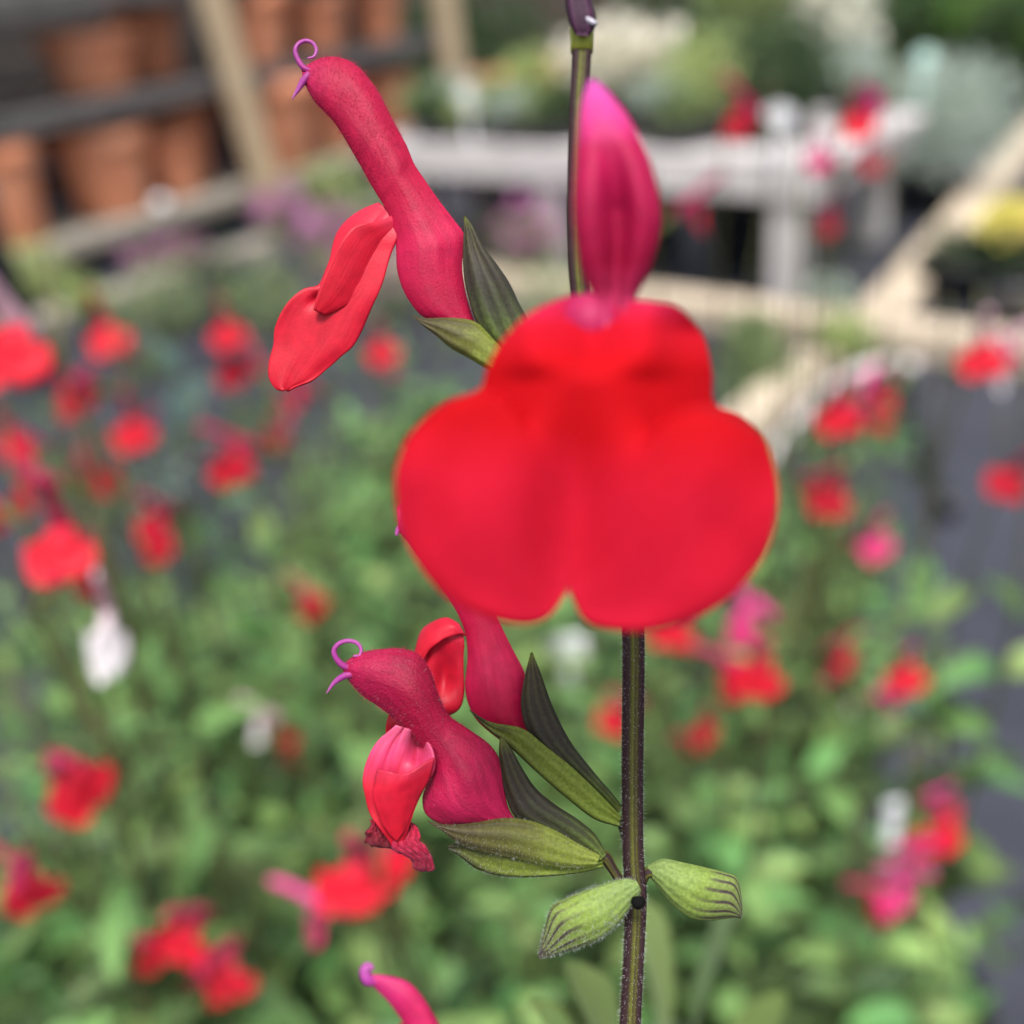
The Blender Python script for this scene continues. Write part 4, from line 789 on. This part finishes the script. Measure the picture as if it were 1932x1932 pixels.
loft('calyx_upper', [(875.1, 406.1, 877.4, 406.5), (875.1, 428.3, 893.1, 428.3), (873.5, 463.5, 914.6, 467.4), (873.5, 498.6, 938.0, 498.6), (876.7, 533.8, 961.4, 533.8), (884.5, 565.1, 979.0, 570.9), (897.0, 604.1, 994.7, 600.2), (920.4, 639.3, 1006.4, 635.4), (951.7, 670.5, 1029.8, 670.5)], .0968, M['calyx_dark'], A, ratio=.6, nr=40, noise=.05)
loft('calyx_lower', [(777.0, 594.7, 778.6, 597.1), (803.2, 600.2, 797.3, 613.9), (834.5, 599.4, 822.7, 633.4), (865.7, 600.2, 850.1, 656.8), (897.0, 607.2, 881.3, 674.4), (924.3, 631.5, 914.6, 694.0), (959.5, 670.5, 951.7, 713.5)], .0962, M['calyx_olive'], A, ratio=.45, nr=34, noise=.05)
pixtube('pedicel', [(1010, 725, -10, 16), (1060, 765, -5, 11), (1140, 840, 30, 11)], .1, M['stem'], A)
# --- lower left flower in front, with a withered lip
B = loft('flower', [(646, 1259, 648, 1268), (661, 1242, 659, 1286), (690, 1229, 684, 1313), (725, 1224, 711, 1331), (760, 1224, 737, 1351), (792, 1236, 762, 1376), (814, 1270, 785, 1399), (828, 1312, 803, 1421), (848, 1350, 814, 1450), (885, 1376, 806, 1478), (925, 1406, 797, 1505), (945, 1440, 804, 1537), (952, 1490, 842, 1558), (963, 1532, 905, 1560), (990, 1562, 962, 1578)], .0985, M['galea_old'], hero,
          ratio=lambda s: .60 if s < .5 else .60+.3*(s-.5), nr=80, ns=40, noise=.06, seed=3,
          prof=lambda s, c, q, L: math.copysign(L*max(0, 1-abs(c)**1.8)**.75, q)-(L*.16*(math.exp(-((c+.15-.4*(s-.6))/.13)**2)+.6*math.exp(-((c-.45)/.10)**2))*(1 if q > 0 else -1)*min(1, max(0, (s-.55)*6))))
hairs('petal_hair', B, 3600, .00032, M['hair_red'], B, 4, width=.000012, sel=lambda s, t: s < .55)
hairs('pale_hair', B, 700, .00018, M['hair'], B, 5, width=.000008, sel=lambda s, t: s < .7)
sheet('lower_lip', [(748, 1368, -6, 800, 1384, 0), (714, 1396, -12, 819, 1420, 14), (695, 1432, -10, 819, 1450, 20), (684, 1472, -6, 808, 1476, 18), (690, 1506, 0, 793, 1502, 12), (700, 1536, 4, 781, 1530, 6), (715, 1562, 6, 773, 1555, 0), (729, 1582, 4, 766, 1576, -4), (742, 1598, 0, 757, 1593, -4)], .0975, M['lip_pink'], B,
      bulge=lambda s: -.05+.14*s, ruffle=3, nr=60, nc=31, seed=6, zf=lambda s, t: -46*math.exp(-((t-.70)/.15)**2-((s-.12)/.13)**2)-12*math.exp(-((t-.28)/.06)**2)*max(0, 1-s*1.6)+6*math.sin(5*t+4*s))
sheet('lip_fold', [(713.5, 1450.2, 16, 819.7, 1430.8, 26), (706.5, 1476.5, 18, 814.1, 1455.4, 24), (703.7, 1501.1, 18, 802.8, 1480.1, 20), (710.0, 1525.8, 16, 788.8, 1504.7, 16), (720.6, 1550.4, 12, 778.9, 1525.8, 10), (734.6, 1571.5, 8, 771.2, 1545.1, 6), (749.4, 1586.2, 4, 765.2, 1562.7, 2)], .0972, M['lip'], B, bulge=.16, nr=44, nc=27, ruffle=1.5, seed=16, thick=.00022, vf=lambda s, t: (17*math.sin(math.pi*t**.8)-3*math.sin(9*t))*max(0, 1-1.6*s)**2, zf=lambda s, t: 8*math.sin(math.pi*t)*max(0, 1-3*s)-6*math.exp(-((t-.3)/.08)**2)*max(0, 1-s*1.5))
sheet('withered_lobe', [(702, 1545, -6, 722, 1552, -2), (697, 1562, -10, 735, 1575, 0), (688, 1578, -12, 745, 1585, 2), (692, 1590, -8, 740, 1596, 0), (700, 1594, -6, 722, 1600, 0)], .0985, M['petal_dry'], B, bulge=.15, nr=22, nc=17, ruffle=9, seed=7, zf=lambda s, t: 6*math.sin(31*t+9*s)*math.sin(17*s))
sheet('withered_lobe', [(757, 1548, -4, 778, 1552, -6), (750, 1572, 2, 788, 1570, -4), (735, 1590, 6, 797, 1592, 0), (752, 1608, 6, 808, 1606, 0), (775, 1622, 4, 816, 1620, -2), (784, 1638, 2, 817, 1636, -4), (792, 1644, 0, 808, 1642, -2)], .098, petal_mat('wilting_petal', [(0, (.48, .008, .04)), (.5, (.42, .012, .055)), (1, (.14, .005, .02))], vein=(.20, .004, .02), vein_amt=.6, vein_n=(6, 8), rough=.6, bump=.7), B, bulge=.2, nr=30, nc=19, ruffle=8, seed=8, zf=lambda s, t: 6*math.sin(27*t+11*s)*math.sin(19*s))
pixtube('style', [(668, 1262, 4, 5), (648, 1256, 6, 6.5), (635, 1243, 7, 5.5), (630, 1227, 6, 4.8), (640, 1214, 4, 4.5), (657, 1209, 2, 4.2), (673, 1213, 0, 4), (681, 1224, 0, 3.6), (679, 1236, 3, 3), (666, 1238, 6, 1.8)], .0985, M['style'], B)
pixtube('stigma', [(664, 1272, 8, 7), (648, 1276, 9, 6.5), (631, 1288, 10, 4.5), (616, 1308, 10, 1.0)], .0985, M['style'], B)
c1 = loft('calyx_upper', [(943, 1388, 946, 1388), (941, 1425, 966, 1414), (945, 1465, 986, 1450), (955, 1505, 1012, 1488), (971, 1540, 1048, 1518), (1012, 1566, 1088, 1544), (1066, 1596, 1122, 1572), (1110, 1618, 1138, 1598), (1130, 1626, 1144, 1612)], .0985, M['calyx_dark'], B, ratio=.62, nr=50)
hairs('calyx_hair', c1, 900, .00022, M['hair'], c1, 9, width=.000012)
c2 = loft('calyx_side', [(806, 1549, 808, 1552), (845, 1556, 838, 1571), (890, 1553, 868, 1592), (940, 1544, 922, 1610), (992, 1546, 982, 1622), (1042, 1564, 1040, 1634), (1092, 1592, 1090, 1637), (1132, 1614, 1126, 1633)], .0975, M['calyx_olive'], B, ratio=.42, nr=40)
hairs('calyx_hair', c2, 900, .00024, M['hair'], c2, 10, width=.000012)
c3 = loft('calyx_lower', [(842, 1597, 845, 1600), (880, 1585, 871, 1619), (930, 1596, 904, 1642), (990, 1612, 960, 1655), (1050, 1622, 1030, 1654), (1100, 1626, 1095, 1647), (1137, 1622, 1138, 1636)], .0988, M['calyx_green'], B, ratio=.5, nr=40)
hairs('calyx_hair', c3, 700, .00026, M['hair'], c3, 11, width=.000012)
pixtube('pedicel', [(1128, 1612, 0, 12), (1142, 1618, 0, 12), (1155, 1638, 0, 9.5), (1172, 1664, 0, 9.5), (1194, 1690, 0, 10)], .0995, M['stem'], B)
# --- lower flower behind it
Cf = loft('flower', [(749, 958, 752, 1002), (788, 930, 769, 1022), (842, 990, 801, 1065), (902, 1082, 850, 1134), (940, 1168, 876, 1190), (966, 1222, 882, 1240), (990, 1270, 877, 1292), (993, 1312, 884, 1330), (989, 1345, 902, 1362), (1002, 1385, 945, 1398), (1030, 1420, 1000, 1440)], .1025, M['galea'], hero, ratio=.48, nr=60, ns=40, noise=.05, seed=5,
           prof=lambda s, c, q, L: math.copysign(L*max(0, 1-abs(c)**1.6)**.75, q)-(L*.2*math.exp(-((c-.1)/.14)**2)*(1 if q > 0 else -1)*min(1, max(0, (s-.5)*6))))
hairs('petal_hair', Cf, 1500, .00022, M['hair_red'], Cf, 12)
sheet('lower_lip', [(832, 1168, -20, 866, 1180, 0), (800, 1186, -30, 874, 1205, 8), (786, 1222, -30, 874, 1236, 6), (776, 1260, -24, 876, 1270, 0), (760, 1300, -14, 874, 1306, -6), (740, 1335, -8, 866, 1336, -10), (729, 1362, -4, 840, 1354, -14), (731, 1396, -2, 790, 1382, -16)], .1025, M['lip'], Cf, bulge=lambda s: .32-.2*s, ruffle=4, nr=50, nc=27, seed=9, zf=lambda s, t: -34*math.exp(-((t-.62)/.2)**2-((s-.42)/.18)**2))
sheet('lip_fold', [(866, 1178, 16, 878, 1200, 12), (838, 1166, 8, 868, 1196, 24), (806, 1184, 2, 842, 1204, 26), (788, 1216, 0, 814, 1222, 24), (782, 1240, 0, 800, 1244, 20)], .1025, M['lip'], Cf, bulge=.2, nr=24, nc=11, ruffle=1.5, seed=10)
pixtube('style', [(765, 985, 0, 5), (752, 998, 0, 5), (748, 1010, 0, 3)], .1025, M['style'], Cf)
loft('calyx_upper', [(1001, 1231, 1005, 1231), (988, 1285, 1021, 1272), (983, 1335, 1042, 1330), (1000, 1388, 1076, 1398), (1052, 1442, 1122, 1458), (1112, 1494, 1158, 1500), (1158, 1540, 1178, 1526)], .1012, M['calyx_dark'], Cf, ratio=.5, nr=44)
loft('calyx_lower', [(884, 1338, 886, 1341), (925, 1362, 918, 1374), (985, 1374, 962, 1410), (1030, 1408, 1010, 1455), (1080, 1448, 1064, 1502), (1130, 1496, 1120, 1545), (1172, 1540, 1168, 1560)], .1002, M['calyx_green'], Cf, ratio=.5, nr=36)
pixtube('pedicel', [(1160, 1545, 0, 12), (1178, 1566, 0, 10), (1196, 1690, 10, 9)], .1035, M['stem'], Cf)
# --- two striped buds
b1 = loft('bud', [(1015, 1805, 1019, 1809), (1026, 1758, 1056, 1799), (1040, 1711, 1092, 1789), (1072, 1693, 1131, 1772), (1112, 1677, 1162, 1748), (1150, 1664, 1186, 1718), (1181, 1657, 1204, 1692), (1201, 1662, 1210, 1680)], .097, M['bud'], hero, ratio=.7, nr=46, ns=44, noise=.06, seed=7)
hairs('bud_hair', b1, 1500, .00030, M['hair'], b1, 13, width=.000014)
pixtube('scar', [(1203, 1692, 6, 10), (1204, 1702, 10, 14), (1203, 1712, 8, 8)], .0965, M['dark_scar'], b1)
b2 = loft('bud', [(1401, 1726, 1397, 1733), (1399, 1690, 1386, 1732), (1390, 1656, 1366, 1734), (1366, 1645, 1335, 1737), (1330, 1636, 1300, 1731), (1290, 1627, 1266, 1704), (1250, 1620, 1238, 1670), (1222, 1632, 1222, 1650)], .1, M['bud'], hero, ratio=.7, nr=46, ns=44, noise=.06, seed=8)
hairs('bud_hair', b2, 1500, .00030, M['hair'], b2, 14, width=.000014)
pixtube('pedicel', [(1230, 1645, 0, 12), (1218, 1650, 0, 10), (1205, 1680, -10, 9)], .1, M['stem'], b2)
# --- lower flower tip at the bottom edge
Df = loft('flower', [(686, 1838, 690, 1848), (712, 1838, 708, 1866), (740, 1842, 730, 1888), (770, 1852, 748, 1912), (795, 1876, 766, 1940), (818, 1912, 780, 1985), (846, 1965, 800, 2040), (880, 2030, 830, 2090), (910, 2080, 880, 2120)], .118, petal_mat('rose_petal', [(0, (.50, .03, .18)), (.3, (.50, .012, .10)), (1, (.44, .006, .055))], vein=(.36, .005, .06), vein_amt=.3, sheen=.05), hero, ratio=.62, nr=50, ns=30, noise=.05, seed=11)
pixtube('style', [(712, 1850, 0, 9), (695, 1848, 2, 12), (688, 1832, 2, 10), (694, 1824, 0, 9), (704, 1828, 0, 5)], .118, M['style'], Df)
sheet('lower_lip', [(770, 1925, -10, 800, 1950, 0), (740, 1945, -20, 805, 1985, 6), (700, 1985, -20, 800, 2030, 6), (670, 2060, -20, 790, 2080, 0), (680, 2130, -10, 760, 2130, -6)], .118, M['lip'], Df, bulge=.3, ruffle=3, nr=30, nc=17)
pixtube('pedicel', [(900, 2090, 0, 22), (1000, 2180, 0, 14), (1180, 2330, 0, 12)], .118, M['stem'], Df)
# --- large front flower, facing the camera
FD = .0705
def fprof(s, c, q, L):
    if q < 0: return q*L
    groove = 1.35*math.exp(-(c/.34)**2)*min(1, max(0, (s-.18)*3.0)); ridge = .35*math.exp(-((abs(c)-.45)/.2)**2)*min(1, max(0, (s-.6)*3))
    return q*L*(1-groove+ridge)
Ff = loft('flower', [(1112, 148, 1124, 150), (1098, 190, 1158, 184), (1090, 250, 1195, 236), (1084, 320, 1230, 312), (1080, 390, 1247, 390), (1085, 450, 1245, 442), (1096, 510, 1229, 502), (1114, 552, 1206, 550), (1128, 590, 1192, 588), (1132, 640, 1188, 640)], FD+.002, M['galea_front'], hero, ratio=.62, nr=60, ns=48, prof=fprof, zfun=lambda s: -40+70*math.sin(math.pi*min(1, s*1.2))*.6)
nr, nc = 150, 60; V = []; UV = []
def sstep(a, b, x): x = min(1, max(0, (x-a)/(b-a))); return x*x*(3-2*x)
BL = np.array([(740, 850), (769, 822), (821, 774), (868, 750), (910, 742), (954, 760), (976, 784), (990, 806)], float)
BR = np.array([(1227, 822), (1250, 799), (1281, 781), (1323, 773), (1366, 781), (1418, 812), (1470, 860)], float)
def lip_h(u, v, e):
    x = u-1095
    if u <= 990: bnd, wd = np.interp(u, BL[:, 0], BL[:, 1]), 12
    elif u >= 1227: bnd, wd = np.interp(u, BR[:, 0], BR[:, 1]), 12
    else:
        f = min((u-990)/105, (1227-u)/132); bnd = (806+(822-806)*(u-990)/237); wd = 12+190*min(1, f)**.8
    k = sstep(bnd-wd, bnd+wd, v)
    top = -120+150*sstep(550, 700, v)-(abs(x)/215)**2*140*sstep(560, 640, v)
    sh = 1-sstep(640, 730, v)
    top += sh*(46*math.exp(-((abs(x-15)-112)/48)**2)-52*math.exp(-((x-18)/44)**2))
    cl = 890 if u < 1095 else 1300; dx = (u-cl)/215; dy = (v-880)/235
    lobes = -14+66*math.exp(-(dx*dx+dy*dy))
    lobes += -8*sstep(.85, 1.0, e)**2+6*math.sin(.022*u+.6)*math.sin(.027*v)*sstep(.3, .9, e)
    crease = 46*math.exp(-((u-(1094-.06*(v-760)))/(48+.12*max(0, v-700)))**2)*sstep(650, 960, v)
    return top*(1-k)+lobes*k-crease
for i, row in enumerate(lip_grid(nr, nc)):
    for j, (u, v) in enumerate(row):
        e = abs(j-nc)/nc; V.append(W(u, v, lip_h(u, v, e)+1.5*math.sin(u*.021+v*.013), FD)); UV.append((i/(nr-1), j/(2*nc)))
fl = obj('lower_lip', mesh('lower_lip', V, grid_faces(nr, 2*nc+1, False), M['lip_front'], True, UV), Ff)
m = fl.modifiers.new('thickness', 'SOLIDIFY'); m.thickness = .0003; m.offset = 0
T0 = [pt(1112, 605, FD+.003), pt(1116, 625, FD+.009), pt(1125, 660, .084), pt(1130, 700, .0905)]
obj('corolla_tube', mesh('corolla_tube', *tube_data(spline(np.array(T0)-HB, 20), np.interp(np.linspace(0, 1, 20), [0, .3, 1], [.0018, .0026, .0018]), 24)[:2], M['galea']), Ff)
obj('calyx', mesh('calyx', *tube_data(spline(np.array([pt(1121, 645, .081), pt(1127, 675, .086), pt(1128, 705, .0915), pt(1125, 720, .094)])-HB, 16), np.interp(np.linspace(0, 1, 16), [0, .6, 1], [.0031, .0026, .0007]), 20)[:2], M['calyx_olive']), Ff)
# --- leaves of the same plant, out of focus behind the lower stem
for k, (u, v, d, sz, dirv, roll) in enumerate(((1310, 1940, .215, .040, (.12, -.1, .9), .4), (1250, 1950, .20, .034, (-.06, .0, 1), -.3), (1150, 1990, .165, .018, (-.15, .1, 1), .2), (1385, 2000, .22, .020, (.4, .0, .8), .5), (1090, 2010, .16, .014, (-.3, .1, .9), .2), (1062, 2000, .15, .009, (-.1, .1, 1), .1))):
    q = pt(u, v, d)-HB; place_leaf(hero, FRESH_LEAF[k % 3], q, dirv, sz, roll)
    obj('petiole', mesh('petiole', *tube_data(spline([q, q*.6+np.array([0, 0, q[2]*.1]), (lowp+dirn*.06)*np.array([.5, .5, .45])], 10), .0008, 6)[:2], M['bg_stem']), hero)
for k in range(14):
    s = .15+.055*k; q = np.array([0, 0, .56*s])+np.array(ext[-1])*(1-s)*0+np.array([ext[min(39, int((1-s)*39))][0], ext[min(39, int((1-s)*39))][1], 0]); a = k*1.57+.4
    if q[2]+HB[2] > .48: continue
    for sg in (0, math.pi): place_leaf(hero, SAGE_LEAF[k % 4], q, (math.cos(a+sg), math.sin(a+sg), .4), .032, .2)
